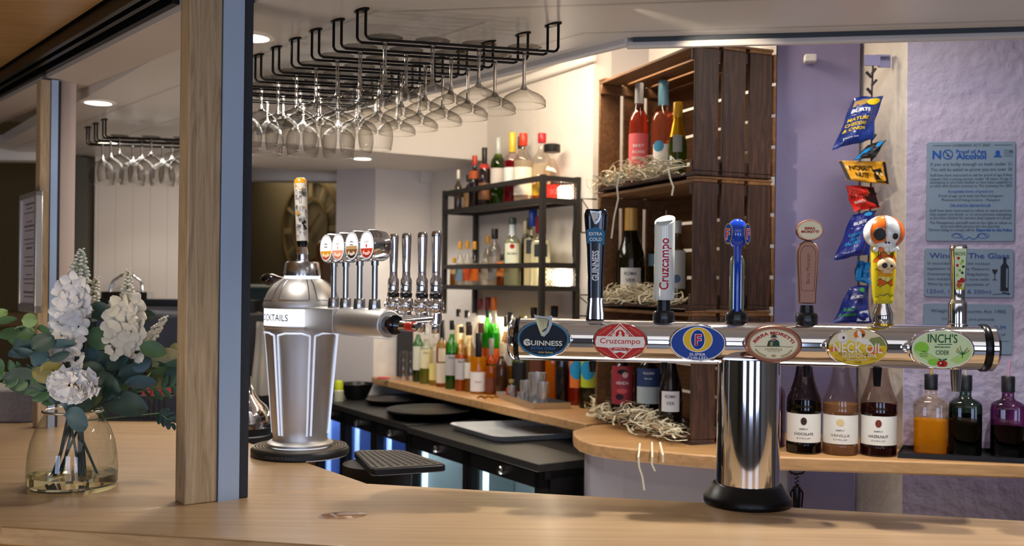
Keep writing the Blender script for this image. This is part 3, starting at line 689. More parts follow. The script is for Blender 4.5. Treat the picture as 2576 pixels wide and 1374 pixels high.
# cider handle
g = handle(2409)
k = MB(); k.lathe([(.020, -.004), (.024, 0), (.024, .006), (.0215, .008), (.0215, .056), (.0205, .060), (.0175, .064), (.0165, .068), (.0165, .10), (.0200, .185), (.0205, .197), (.018, .204), (.0, .206)], 32, sq=.5); k.build('grip', chrome, g)
fi = lambda x, z, d: (x, -.0175 - d - (z - .09) * .042, z)
k = MB(); k.art([(-.0115, .092), (.0095, .092), (.013, .194), (-.0165, .194)], 0, .001, fi); k.text("INCH'S", -.002, .181, .0085, 1, .0016, w=.024, bold=.012, fn=fi)
for x, z, c in ((-.006, .17, 2), (.004, .163, 3), (-.008, .152, 2), (.006, .149, 1), (-.002, .14, 3), (-.008, .128, 4), (.004, .134, 1), (.005, .118, 3), (-.004, .112, 2), (.004, .104, 4), (-.004, .100, 3), (.001, .157, 4)): k.ell(x, z, .0034, .0036, c, .0014, 12, fi)
k.ell(.004, .115, .006, .0066, 2, .0016, 16, fi); k.ell(-.003, .103, .0065, .0065, 5, .0018, 16, fi); k.art([(-.010, .092), (.009, .092), (.009, .098), (-.010, .096)], 6, .002, fi)
art(g, k, ['#d5e6b8', '#1f5c36', '#b52a26', '#7fb548', '#a9cf6a', '#c2603a', '#c9c43c'])
# nozzles under the tube
def nozzle(px, m, r=.011, L=.062):
    x = along(px); k = MB(); k.lathe([(r * .8, -TR - L), (r * 1.0, -TR - L * .4), (r * 1.15, -TR + .008)], 20); k.build('nozzle', m, fount, (x, .035, H))
nozzle(2417, chrome, .013, .058); nozzle(2216, blk, .011, .050)
for px in (1490, 1672, 1858, 2036): nozzle(px, blk, .010, .03)

# ------------------------------------------------------------------ cocktail tower on the left leg
tp = onz(755, 1143, ZC); TC = V2(tp.x, tp.y); TRZ = math.atan2(-B.y, -B.x)
tower = thing('cocktail_tower', 'brushed silver cocktail tower shaped like a giant shaker with a glowing white band', 'drink dispenser', (TC.x, TC.y, ZC), TRZ)
va = math.atan2(-TC.y, -TC.x) - TRZ                        # local bearing of the viewer's side
nick = mat('nickel', '#cfcdcb', .42, .9); nick2 = mat('nickel_bright', '#c4c4c8', .2, 1.0)
glow = mat('white_glow', '#ffffff', .4, emit=1.25, ecol='#eef3ff'); glow2 = mat('soft_glow', '#ffffff', .4, emit=.55, ecol='#cfe0ff')
k = MB(); k.lathe([(.150, 0), (.155, .004), (.155, .020), (.150, .026)], 56, 0)
for r in (.148, .138, .128, .118, .108): k.lathe([(r, .026), (r - .001, .030), (r - .005, .030), (r - .006, .026)], 56, 1, cap=False)
k.build('base', [mat('base_rubber', '#19191a', .45), mat('base_bronze', '#8a8073', .35, .8)], tower)
f_ = cyl(.155, .0004, va + PI / 2 - .42)
k = MB(); k.text('COCKTAILS', 0, .0125, .0075, 0, .0004, w=.10, fn=f_); art(tower, k, ['#6d6a66'])
k = MB(); k.lathe([(.104, .032), (.104, .040), (.096, .046), (.088, .048), (.085, .056), (.090, .085), (.098, .20), (.107, .32), (.1155, .400), (.1165, .405)], 56, 0)
k.lathe([(.1165, .405), (.119, .41), (.119, .414)], 56, 0, cap=False); k.lathe([(.120, .468), (.1225, .474), (.121, .482), (.117, .498), (.106, .522), (.088, .545), (.066, .560), (.059, .563)], 56, 0, cap=False)
k.lathe([(.0585, .572), (.0585, .578), (.054, .612), (.050, .617), (.020, .618)], 48, 1, cap=False)
k.build('body', [nick, nick2], tower)
k = MB(); k.lathe([(.089, .026), (.089, .032)], 48, cap=False); k.build('light_ring', glow, tower); k = MB(); k.lathe([(.0575, .563), (.0575, .572)], 48, cap=False); k.build('light_ring', glow, tower)
k = MB(); k.lathe([(.118, .414), (.118, .468)], 64, cap=False); k.build('light_band', glow, tower)
f_ = cyl(.118, .0006, va + PI / 2 - .93)
k = MB(); k.text('COCKTAILS', 0, .441, .021, 0, .0004, w=.135, fn=f_, bold=.01)
f_ = cyl(.118, .0006, va + PI / 2 + .8)
for z in (.430, .440, .450): k.line([(-.05 + .02 * i, z) for i in range(6)], .0014, 1, .0004, f_)
art(tower, k, ['#1d2a30', '#aab4bd'])
def rb(z): return .090 + (z - .085) / (.400 - .085) * .0255
k = MB(); kd = MB()
for i in range(6):
    a = va + math.radians(15 + 60 * i - 30 + 2); h = math.radians(26)
    for w_ in (a - h, a + h):
        s1 = 1 if w_ > a else -1
        k.tube([(rb(z) * 1.004 * math.cos(w_), rb(z) * 1.004 * math.sin(w_), z) for z in (.07, .15, .25, .33, .385)], .0032, 6)
    k.tube([(rb(.391) * 1.006 * math.cos(a + h * q), rb(.391) * 1.006 * math.sin(a + h * q), .392 if abs(q) < .9 else .386) for q in (-1, -.92, -.5, 0, .5, .92, 1)], .0032, 6)
    pr_ = [(.118, .497), (.1065, .523), (.0885, .5465), (.070, .559)]
    for s1 in (-1, 1): kd.tube([(r * math.cos(a + s1 * h * .92), r * math.sin(a + s1 * h * .92), z + .001) for r, z in pr_], .0016, 6)
    kd.tube([(.1185 * math.cos(a + h * q), .1185 * math.sin(a + h * q), .4965) for q in (-.92, -.5, 0, .5, .92)], .0016, 6)
k.build('light_line', glow2, tower); kd.build('ridge', nick2, tower)
# tap on top
k = MB(); k.lathe([(.019, .617), (.019, .622), (.0165, .624), (.0165, .640), (.019, .642), (.015, .66), (.014, .664)], 24); k.build('top_faucet', chrome, tower)
hd = thing('top_handle', None, None, (0, 0, .662)); hd.parent = tower; hd.rotation_euler = (0, .0, 0)
lean = Matrix.Rotation(.035, 4, Vector((math.cos(va + PI), math.sin(va + PI), 0)).cross(Vector((0, 0, 1))))
lean = Matrix.Rotation(.045, 4, Vector((math.cos(va), math.sin(va), 0)))
k = MB(); k.M = lean; k.lathe([(.013, 0), (.0165, .010), (.0185, .022)], 24); k.build('collar', blk, hd)
k = MB(); k.M = lean; k.lathe([(.0185, .022), (.0205, .20), (.0206, .206)], 28, 0, cap=False); k.lathe([(.0206, .206), (.019, .217), (.012, .224), (0, .2255)], 28, 1, cap=False)
k.build('grip', [mat('ivory', '#e6dfd2', .3, coat=.3), mat('amber_top', '#e59a1c', .25, coat=.4)], hd)
k = MB(); f0 = cyl(.0202, .0006, va + PI / 2); fL = lambda x, z, d: tuple(lean @ Vector(f0(x, z, d)))
random.seed(3)
k.art([(-.018, .19), (-.012, .197), (-.006, .188), (.0, .182), (.006, .19), (.018, .196), (.018, .206), (-.018, .206)], 1, .0004, fL)
for i in range(46):
    x = random.uniform(-.021, .016); z = random.uniform(.035, .185); q = random.random()
    if q < .45: w_, h_ = random.uniform(.004, .008), random.uniform(.008, .02); k.line([(x, z), (x, z + h_), (x + w_, z + h_), (x + w_, z), (x, z)], .0009, 0, .0006, fL)
    elif q < .75:
        for j in range(3): k.line([(x, z + j * .003), (x + .007, z + j * .003 + .0006)], .0010, 0, .0006, fL)
    else: k.line([(x + .006 * t / 5, z + .004 * math.sin(t * 1.3)) for t in range(8)], .0009, 0, .0006, fL)
for j in range(5):
    for i in range(4): k.art([(.004 + i * .0035, .165 + j * .005), (.0062 + i * .0035, .165 + j * .005), (.0062 + i * .0035, .1685 + j * .005), (.004 + i * .0035, .1685 + j * .005)], 0, .0008, fL)
k.ell(-.012, .110, .006, .006, 1, .0008, 9, fL); k.art([(.008, .124), (.013, .124), (.013, .131), (.008, .131)], 1, .0008, fL)
for x, z in ((.004, .078), (.010, .082), (.008, .068), (.012, .062)): k.ell(x, z, .004, .0055, 0, .0008, 7, fL, rot=.6)
art(hd, k, ['#2b2723', '#d9962a'], 'drawing')
# arm with four illuminated lenses and four taps
def arm_t(px, q=0.0, py=700):
    o = TC + N_ * q; p = online(px, py, (o.x, o.y), (-B.x, -B.y)); return (V2(p.x, p.y) - o).dot(-B)
k = MB(); k.lathe([(.040, .10), (.040, .30), (.042, .302), (.042, .555), (.038, .562), (.0, .563)], 36, X=T(0, 0, .438, ry=PI / 2)); k.box(.112, .30, -.043, .02, .402, .474); k.build('arm', nick, tower, bevel=.004)
k = MB(); k.lathe([(.027, .56), (.027, .592), (.0, .594)], 28, X=T(0, 0, .438, ry=PI / 2)); k.build('arm_collar', blk, tower)
k = MB(); k.lathe([(.018, .59), (.014, .61), (.010, .66), (.012, .70), (0, .702)], 20, X=T(0, .01, .436, ry=PI / 2)); k.build('flush_pipe', chrome, tower)
k = MB(); k.lathe([(.013, .640), (.0135, .642), (.0135, .675), (.012, .677)], 20, X=T(0, .01, .436, ry=PI / 2)); k.build('red_clip', C('#c2301f', .3), tower)
lens_cols = [('#e8a11f', '#c2521a'), ('#f3a07c', '#e88a5f'), ('#8a5a2a', '#2c1c12'), ('#d24426', '#b8301c')]
for i, px in enumerate((840, 870, 905, 943)):
    x = arm_t(px); zc = (.655, .656, .658, .658)[i]; rL = .0445
    g = thing('flavour_lens', None, None, (x, 0, 0)); g.parent = tower
    k = MB(); k.lathe([(.017, .47), (.0185, .474), (.0165, .502), (.015, .506)], 20); k.lathe([(.0085, .50), (.0085, zc - rL + .002)], 16); k.lathe([(.011, zc - rL - .012), (.011, zc - rL + .004)], 16); k.build('stalk', nick2, g)
    k = MB(); X = T(0, 0, zc, rx=PI / 2); k.lathe([(rL * .6, -.034), (rL * .93, -.030), (rL, -.022), (rL, .020), (rL * .96, .026), (rL * .90, .027)], 36, X=X); k.build('housing', chrome, g)
    em = lambda h, e: mat('lens_%s' % h.lstrip('#'), h, .3, emit=e)
    k = MB(); n = 24
    k.ell(0, zc, rL * .90, rL * .90, 0, .0275, 40)
    k.ring(0, zc, rL * .86, rL * .86, .0016, 3, .028)
    k.art([(rL * .8 * math.cos(t), zc + rL * .8 * math.sin(t)) for t in [PI + .25 + (PI - .5) * j / 20 for j in range(21)]], 1, .0279)
    k.art([(rL * .8 * math.cos(t), zc + rL * .8 * math.sin(t)) for t in [PI + .75 + (PI - 1.5) * j / 20 for j in range(21)]], 2, .0282)
    if i == 2: k.art([(-rL * .75, zc - rL * .22), (rL * .75, zc - rL * .22), (rL * .75, zc), (-rL * .75, zc)], 5, .0281)
    k.text('fresh', 0, zc - rL * .50, .011, 4, .0286, w=rL * .9, bold=.02, arc=-.05)
    if i in (0, 2): k.line([(-.010, zc + .010), (0, zc + .013), (.010, zc + .010)], .0026, 3, .0284); k.line([(-.010, zc + .002), (0, zc + .004), (.010, zc + .002)], .0026, 3, .0284)
    else: k.text('SOUR' if i == 3 else 'PINK', 0, zc + .010, .007, 3, .0284); k.ell(0, zc - .002, .004, .006, 1, .0284, 10)
    k.build('lens', [em('#ffffff', .75), em(lens_cols[i][0], .35), em(lens_cols[i][1], .25), C('#3b3a3a'), em('#fff4e6', .5), em('#cfa672', .3)], g, smooth=0)
for i, px in enumerate((990, 1022, 1062, 1097)):
    x = arm_t(px, .2); g = thing('dispense_tap', None, None, (x, .2, 0)); g.parent = tower
    k = MB(); k.lathe([(.010, .405), (.012, .408), (.012, .430), (.018, .434), (.019, .465), (.022, .468), (.024, .482), (.022, .503), (.015, .510)], 24); k.tube([(0, 0, .450), (0, -.16, .440)], .010, 12)
    for s1 in (-1, 1): k.lathe([(.010, .018), (.010, .026), (.007, .028)], 14, X=T(0, 0, .484, rx=PI / 2, rz=s1 * .6 - .3))
    k.build('body', chrome, g)
    k = MB(); k.lathe([(.0165, .508), (.019, .511), (.019, .521), (.0165, .524)], 24); k.build('collar', blk, g)
    k = MB(); k.lathe([(.0165, .523), (.0175, .528), (.0175, .562), (.0125, .572), (.0120, .59), (.0150, .69), (.0150, .700), (.0125, .706), (0, .707)], 24); k.build('lever', chrome, g)
    k = MB(); k.ell(.004, .533, .0035, .0045, 0, .0182, 12); k.build('screw_cap', C('#3a3d40'), g)
# dark lever behind the dome
p0 = at(722, 704, 3.42); p1 = at(655, 702, 3.42); inv = Matrix.Translation((TC.x, TC.y, ZC)) @ Matrix.Rotation(TRZ, 4, 'Z'); inv.invert()
k = MB(); pts = [inv @ (p0.lerp(p1, t)) for t in (0, .15, .3, .42, .55, .7, .85, .95, 1.0)]; rr = [.008, .009, .012, .017, .021, .021, .018, .011, .003]
k.tube([inv @ (p0 + (p0 - p1) * .6)] + pts, lambda t: ([.008] + rr)[min(9, int(round(t * 9)))], 16); k.build('rear_lever', mat('dark_chrome', '#3c3636', .15, .9), tower)

# drip tray clipped over the inner edge of the counter
dt = thing('drip_tray', 'black slotted drip tray hanging over the inner counter edge beside the cocktail tower', 'tray', (0, 0, 0))
zt = ZC + .016
q = [onz(*p, zt) for p in ((935, 1180), (1128, 1168), (1012, 1131), (888, 1132))]
ctr = sum(q, Vector()) / 4
def rounded(pts, r, n=5):
    out = []; N = len(pts)
    for i in range(N):
        a, p, c = V2(*pts[i - 1]), V2(*pts[i]), V2(*pts[(i + 1) % N]); u = (a - p).normalized(); w_ = (c - p).normalized()
        A, Cc = p + u * r, p + w_ * r
        for j in range(n + 1):
            t = j / n; out.append(tuple(A * (1 - t) ** 2 + p * 2 * t * (1 - t) + Cc * t * t))
    return out
P2d = [(p.x, p.y) for p in q]
k = MB(); k.prism(rounded(P2d, .03), zt - .022, zt - .002, 0)
k.build('pan', mat('tray_black', '#141416', .4, .2), dt, bevel=.003)
k = MB(); k.prism(rounded([(ctr.x + (x - ctr.x) * .95, ctr.y + (y - ctr.y) * .95) for x, y in P2d], .028), zt - .002, zt, 0)
nu, nv = 9, 11
def bil(u, v): a = q[0].lerp(q[1], u); b = q[3].lerp(q[2], u); return a.lerp(b, v)
for i in range(nu):
    for j in range(nv):
        u0, v0 = .06 + .88 * i / nu, .07 + .86 * j / nv; du, dv = .88 / nu * .52, .86 / nv * .55
        if i % 2: v0 += .86 / nv * .3
        k.face([k._v(tuple(bil(a, b)) [:2] + (zt + .0006,)) for a, b in ((u0, v0), (u0 + du, v0), (u0 + du, v0 + dv), (u0, v0 + dv))], 1)
k.build('grille', [mat('tray_grille', '#5c5650', .4, .6), mat('slot_black', '#050505', .8)], dt)
k = MB(); k.lathe([(.095, -.10), (.105, -.095), (.108, -.022), (.0, -.021)], 40, X=T(ctr.x - .05, ctr.y + .02, zt)); k.build('basin', black_plastic, dt)

# chrome hood half hidden behind the rail
cp_ = onz(612, 1096, ZC)
hood = thing('citrus_press', 'curved chrome hood on a black base, half hidden behind the blue rail', 'kitchen tool', (cp_.x, cp_.y + .02, ZC))
k = MB(); k.lathe([(.094, .03), (.096, .05), (.092, .075), (.075, .105), (.052, .125), (.034, .15), (.024, .18), (.022, .21), (0, .212)], 36); k.build('hood', chrome, hood)
k = MB(); k.lathe([(.092, 0), (.097, .005), (.097, .028), (.09, .03)], 36); k.build('base', black_plastic, hood)

# ------------------------------------------------------------------ hanging glass racks
rod = mat('rack_black', '#171514', .3, .8)
gl = thin_glass('clear_glass', '#fefefd', '#aba69e', .035)
stemglass = mat('stem_glass', '#fbfbfa', .01, trans=1.0, ior=1.45)
def rack(p, d, L, label, group, zr=2.295, gap=.046):
    p = Vector(p); d = Vector((*d, 0)).normalized(); n = Vector((B.x, B.y, 0))
    t = thing('glass_rack', label, 'glass rack', (p.x, p.y, CZ), 0, group)
    k = MB(); zz = zr - CZ; r = .0038
    for s1 in (-1, 1):
        o = n * gap / 2 * s1; e0, e1 = o, o + d * L
        k.tube([e0 + Vector((0, 0, -.002)), e0 + Vector((0, 0, zz + .012)), e0 + d * .004 + Vector((0, 0, zz + .004)), e0 + d * .012 + Vector((0, 0, zz)), e1 - d * .012 + Vector((0, 0, zz)), e1 - d * .004 + Vector((0, 0, zz + .004)), e1 + Vector((0, 0, zz + .012)), e1 + Vector((0, 0, -.002))], r, 8)
    k.build('rods', rod, t)
    for e in (Vector(), d * L):
        k = MB(); k.M = T(e.x, e.y, -.004) @ Matrix.Rotation(math.atan2(n.y, n.x), 4, 'Z'); k.lathe([(.032, .0), (.034, .001), (.034, .004)], 20, sy=.4); k.build('fixing_plate', rod, t)
    return t, p, d
def glass_things(name, label, cat, foot, stem, bowl, H_):
    """hung upside down: origin at the underside of the foot, where it rests on the rods"""
    t = thing(name, label, cat)
    k = MB(); k.lathe(foot, 28, cap=False); k.build('foot', gl, t)
    k = MB(); k.lathe(stem, 14); k.build('stem', stemglass, t)
    k = MB(); k.lathe(bowl, 36, cap=False); r, z = bowl[-1]
    k.tube([(r * math.cos(2 * PI * i / 36), r * math.sin(2 * PI * i / 36), z) for i in range(36)], .0011, 6, closed=True); k.build('bowl', gl, t)
    return t
coupe = glass_things('coupe_glass', 'coupe', 'glass', [(.005, -.006), (.016, .000), (.047, .006), (.0475, .0068), (.02, .0035), (0, .003)],
    [(.006, -.006), (.0048, -.03), (.0045, -.075), (.0055, -.098), (.010, -.108), (.002, -.109)],
    [(.0045, -.092), (.007, -.100), (.012, -.106), (.023, -.1125), (.040, -.120), (.053, -.1285), (.0595, -.1375), (.0605, -.145), (.0595, -.153)], 0)
balloon = glass_things('balloon_glass', 'balloon', 'glass', [(.005, -.006), (.016, .000), (.041, .006), (.0415, .0068), (.02, .0035), (0, .003)],
    [(.006, -.006), (.0048, -.03), (.0045, -.055), (.006, -.07), (.012, -.078), (.002, -.079)],
    [(.004, -.074), (.014, -.079), (.034, -.090), (.050, -.106), (.058, -.128), (.0585, -.150), (.056, -.172), (.0525, -.190)], 0)
first = {'c': True, 'b': True}
ords = ['nearest', 'second', 'third', 'fourth', 'fifth', 'sixth', 'seventh', 'eighth', 'ninth']
def hang(kind, loc, label, group, rz=0.0):
    src = coupe if kind == 'c' else balloon
    if first[kind]:
        first[kind] = False; src.location = loc; src.rotation_euler = (0, 0, rz); src['label'] = label; src['group'] = group; return src
    return dup(src, loc, rz, label, group)
random.seed(11)
for i in range(9):
    p = Vector((-.402, 2.60, 0)) + Vector((-.0812, .1065, 0)) * i
    d = (.97, .23); kind = 'c' if i < 6 else 'b'
    t, p, d = rack(p, d, .52 if i < 2 else .50, '%s black wire glass rack from the front, under the canopy' % ords[i], 'wire glass racks over the bar')
    pos = (.062, .188, .314, .440) if kind == 'c' else (.062, .187, .312, .437)
    wh = ('leftmost', 'second from the left', 'third from the left', 'rightmost')
    for j, s1 in enumerate(pos):
        hang(kind, (p.x + d.x * s1, p.y + d.y * s1, 2.2995), ('upturned coupe glass, %s on the %s rack from the front' if kind == 'c' else 'upturned balloon glass, %s on the %s rack from the front') % (wh[j], ords[i]), 'coupe glasses hanging over the bar' if kind == 'c' else 'balloon glasses at the back of the racks', random.uniform(0, 6))
for i, (px, py) in enumerate(((262, 346), (287, 352), (307, 355))):
    q0 = onz(262, 346, 2.295) + Vector((*(B * .14 * i), 0)); nm = ('front', 'middle', 'rear')[i]
    t, p, d = rack((q0.x, q0.y, 0), (.985, .17), .62, 'black wire glass rack seen between the two posts, %s of three' % nm, 'wire glass racks between the posts')
    for j, s1 in enumerate((.065, .20, .335, .47)):
        hang('b', (p.x + d.x * s1, p.y + d.y * s1, 2.2995), 'upturned balloon glass between the posts, %s of four on the %s rack' % (('first', 'second', 'third', 'last')[j], nm), 'balloon glasses seen between the posts')
# recessed downlights
dl_m = mat('lamp_white', '#ffffff', .4, emit=14.0, ecol='#fff3de'); dl_r = mat('lamp_rim', '#e8e4de', .4)
def downlight(p, z, label, power, r=.05, aim=None, ang=2.0):
    t = thing('downlight', label, 'ceiling light', (p[0], p[1], z), 0, None)
    k = MB(); k.lathe([(r * 1.0, -.002), (r * 1.05, -.006), (r * 1.35, -.004), (r * 1.4, 0)], 32, cap=False); k.build('bezel', dl_r, t)
    k = MB(); k.lathe([(0, -.003), (r, -.003)], 32, cap=False); k.build('lamp', dl_m, t)
    spot('downlight_beam', (p[0], p[1], z - .015), aim or (p[0], p[1], 0), power, NEUT, ang, .4, r)
a = onz(247, 257, CZ); downlight((a.x, a.y), CZ, 'round lit downlight in the canopy seen between the two posts', 22)
a = onz(912, 398, 2.34); downlight((a.x, a.y), 2.34, 'small lit downlight in the soffit above the far doorway', 34, .045)
a = onz(632, 92, CZ); downlight((a.x, a.y), CZ, 'lit downlight just right of the blue rail near the first glass rack', 22)
a = onz(258, 351, CZ); downlight((a.x - .02, a.y + .12), CZ, 'lit downlight behind the glass rack between the posts', 10)

# ------------------------------------------------------------------ vase of artificial flowers
vp = onz(182, 1221, ZC); VY = vp.y; ks = VY / 2500
vase = thing('glass_vase', 'clear glass jar vase with a little yellowish water, standing left of the large post', 'vase', (vp.x, vp.y, ZC))
prof = [(100, 0), (106, 6), (107, 20), (107, 45), (104, 80), (98, 112), (88, 140), (76, 163), (69, 174), (67, 180), (70, 184), (70, 188)]
k = MB(); k.lathe([(0, .003)] + [(r * ks, z * ks + .002) for r, z in prof], 48, cap=False); rr = 70 * ks
k.build('jar', thin_glass('vase_glass', '#fdfefd', '#d5d9d2', .14), vase)
k = MB(); k.tube([(rr * math.cos(2 * PI * i / 40), rr * math.sin(2 * PI * i / 40), 188 * ks) for i in range(40)], .0034, 10, closed=True); k.build('rim', stemglass, vase)
k = MB(); k.lathe([(0, .002), (104 * ks, .004), (106.5 * ks, .010)], 48, cap=False); k.build('thick_base', mat('base_glass', '#f3f0d8', .02, trans=.9, ior=1.3), vase)
k = MB(); k.lathe([(0, .0105), (105.5 * ks, .0105), (105.8 * ks, .032), (0, .032)], 48, cap=False); k.build('water', mat('vase_water', '#efe6b8', .01, trans=.95, ior=1.15), vase)
stem_m = mat('stem_dark', '#2c3a33', .5); stem_g = mat('stem_green', '#5d7a4a', .5)
LEAF = {'d': mat('leaf_dark', '#38524a', .5, mottle=(30, '#2f473f')), 'b': mat('leaf_blue', '#4d6a6e', .5, mottle=(30, '#43606a')), 'g': mat('leaf_green', '#4f7049', .5, mottle=(30, '#446340')), 'y': mat('leaf_lime', '#93b06a', .5), 'p': mat('leaf_pale', '#b5b489', .55), 'o': mat('leaf_olive', '#7d7438', .5)}
LK = list(LEAF); petal_m = mat('petal_white', '#efebe6', .6); petal_c = mat('petal_cream', '#e9e0c8', .6); bud_m = mat('bud_pale', '#cfd3c2', .6)
random.seed(5)
def leaf(k, c, L, Wd, rot, m, tilt=None, yaw=None):
    """a leaf with a shallow fold, its long axis turned by rot in the xz plane"""
    tilt = random.uniform(-.5, .9) if tilt is None else tilt; yaw = random.uniform(-.5, .5) if yaw is None else yaw
    X = Matrix.Translation(c) @ Euler((0, 0, yaw)).to_matrix().to_4x4() @ Matrix.Rotation(-rot, 4, 'Y') @ Matrix.Rotation(tilt, 4, 'X')
    def fn(u, v):
        w_ = math.sin(PI * min(.985, max(.0, u ** .9))) ** .55 if 0 < u < 1 else 0.02
        y = (v - .5) * 2
        return ((u - .5) * L, .10 * Wd * abs(y) - .12 * L * (u - .5) ** 2 * 2 - .02 * Wd, y * Wd * .5 * w_)
    k.grid(fn, 8, 4, m, X)
def stem_to(px, py, Y, parent, m=None, base=None, r=.0034):
    q = at(px, py, Y); b0 = base or Vector((vp.x + random.choice((-1, -1, 1)) * math.copysign(random.uniform(.025, .078), q.x - vp.x + .02), vp.y + random.uniform(-.04, .02), ZC + .016))
    mid = Vector((vp.x + (q.x - vp.x) * .10, vp.y + (q.y - vp.y) * .2, ZC + .19))
    pts = []
    for i in range(13):
        t = i / 12; pts.append(b0 * (1 - t) ** 2 + mid * 2 * t * (1 - t) * 1.0 + q * t * t) if False else pts.append(b0.lerp(mid, t * 2) if t < .5 else mid.lerp(q, (t - .5) * 2))
    k = MB(); k.tube(pts, r, 6); k.build('stem', m or stem_m, parent); return q
def spray(name, label, cat, tip, leaves, Y0, grp='artificial greenery in the vase'):
    t = thing(name, label, cat, (0, 0, 0), 0, grp)
    stem_to(tip[0], tip[1], Y0, t)
    k = MB()
    for (px, py, L, Wd, rot, c) in leaves:
        Y = Y0 + random.uniform(-.05, .05); leaf(k, at(px, py, Y), L * ks * 1.12, Wd * ks * 1.4, math.radians(rot), LK.index(c))
    k.build('foliage', [LEAF[x] for x in LK], t); return t
spray('eucalyptus_spray', 'eucalyptus spray with lime-green tips reaching out to the far left', 'foliage', (70, 830), [(2, 790, 34, 22, 30, 'y'), (16, 806, 46, 18, 12, 'g'), (25, 838, 66, 24, 5, 'g'), (62, 843, 48, 40, 12, 'g'), (75, 806, 34, 26, 0, 'y'), (70, 828, 30, 16, -30, 'y'), (112, 832, 44, 22, -12, 'g'), (40, 858, 50, 20, -8, 'g')], VY - .02)
spray('eucalyptus_spray', 'blue-green eucalyptus spray left of the white flower spike', 'foliage', (105, 880), [(145, 852, 54, 20, 6, 'd'), (75, 870, 74, 46, 12, 'd'), (155, 867, 62, 26, 6, 'b'), (55, 890, 70, 28, 8, 'b'), (100, 900, 56, 36, -4, 'b'), (150, 897, 48, 16, 22, 'd'), (108, 862, 60, 34, 30, 'd'), (128, 925, 50, 26, 20, 'o'), (110, 945, 54, 30, -24, 'o')], VY - .06)
spray('eucalyptus_spray', 'dark rounded eucalyptus leaves in the middle of the bouquet', 'foliage', (225, 800), [(180, 925, 92, 42, 3, 'd'), (222, 893, 60, 26, 14, 'b'), (212, 775, 42, 30, 6, 'g'), (202, 803, 44, 36, -8, 'd'), (255, 775, 50, 26, -8, 'd'), (255, 793, 52, 26, 14, 'd'), (207, 825, 50, 50, 40, 'd'), (250, 852, 66, 42, -20, 'g'), (240, 880, 60, 34, 14, 'd'), (290, 905, 74, 40, 10, 'd'), (262, 905, 62, 34, -14, 'd'), (230, 930, 60, 36, 0, 'd'), (215, 842, 40, 30, 60, 'g')], VY + .02)
spray('eucalyptus_spray', 'eucalyptus spray right of the cream flower spike', 'foliage', (360, 830), [(325, 870, 58, 52, 20, 'b'), (362, 795, 56, 32, 8, 'd'), (355, 917, 46, 28, 16, 'b'), (385, 880, 60, 32, -16, 'g'), (355, 963, 70, 30, -3, 'b'), (340, 900, 50, 40, 40, 'b'), (300, 935, 70, 44, -20, 'd'), (330, 940, 60, 36, 10, 'd'), (385, 925, 60, 30, 20, 'g'), (310, 885, 50, 36, 60, 'g')], VY + .05)
spray('eucalyptus_spray', 'pale dusty leaves brushing the large post', 'foliage', (420, 905), [(420, 905, 74, 52, 24, 'p'), (412, 945, 64, 44, 0, 'g'), (432, 925, 50, 40, 40, 'g'), (438, 880, 40, 22, 50, 'p'), (398, 955, 56, 34, -14, 'p'), (436, 950, 50, 36, 20, 'd')], VY + .12)
spray('eucalyptus_spray', 'large dark leaves hanging over the rim of the jar', 'foliage', (300, 1000), [(268, 975, 72, 62, -10, 'd'), (320, 1020, 94, 54, -8, 'd'), (192, 1058, 62, 48, -20, 'b'), (142, 1003, 26, 30, 70, 'd'), (178, 1008, 46, 36, 60, 'b'), (65, 965, 96, 60, -20, 'd'), (215, 1012, 50, 40, 80, 'd'), (240, 1000, 60, 50, 60, 'g')], VY - .07)
def fern(name, label, pts, Y0, c, n=11, L0=52, W0=20, flip=1):
    t = thing(name, label, 'foliage', (0, 0, 0), 0, 'fern fronds in the vase'); P = [at(px, py, Y0) for px, py in pts]
    k = MB(); k.tube([Vector((vp.x, vp.y, ZC + .17))] + P, .0018, 6); k.build('stem', stem_g, t)
    k = MB()
    for i in range(n):
        f = i / (n - 1) * (len(P) - 1.001); a = P[int(f)].lerp(P[int(f) + 1], f - int(f)); d = (P[int(f) + 1] - P[int(f)]); ang = math.atan2(d.z, d.x); s = 1 - .45 * i / n
        for sd in (-1, 1):
            an = ang + sd * .95; o = Vector((math.cos(an), 0, math.sin(an))) * L0 * ks * s * .5
            leaf(k, a + o + Vector((0, random.uniform(-.015, .015), 0)), L0 * ks * s, W0 * ks * s * 1.3, an, LK.index(c), tilt=random.uniform(-.3, .6), yaw=random.uniform(-.3, .3))
    k.build('foliage', [LEAF[x] for x in LK], t)
fern('fern_frond', 'fern frond reaching out to the left edge', [(150, 1000), (110, 972), (55, 950), (0, 932), (-40, 925)], VY - .05, 'g')
fern('fern_frond', 'fern frond reaching towards the large post', [(225, 1020), (290, 1000), (345, 985), (400, 978), (455, 970)], VY + .06, 'g', 10, 54, 18)
fern('fern_frond', 'small fern sprig drooping beside the large post', [(400, 1040), (425, 1058), (450, 1066)], VY + .13, 'd', 5, 30, 14)
def petals(k, c, r, n, m, flat=.5):
    a0 = random.uniform(0, 6)
    for i in range(n):
        a = a0 + 2 * PI * i / n; o = Vector((math.cos(a) * r * .55, -r * random.uniform(.1, .5), math.sin(a) * r * .55))
        X = Matrix.Translation(c + o) @ Matrix.Rotation(-a, 4, 'Y') @ Euler((random.uniform(-.6, .6), random.uniform(-.3, .3), random.uniform(-.7, .7))).to_matrix().to_4x4()
        def fn(u, v, r=r):
            w_ = math.sin(PI * min(.97, .12 + u * .85)) ** .6; y = (v - .5) * 2
            return ((u - .4) * r * 1.05, r * (.12 * y * y + .25 * (u - .5) ** 2) + .04 * r * math.sin(5 * y + 4 * u), y * r * .52 * w_)
        k.grid(fn, 4, 4, m, X)
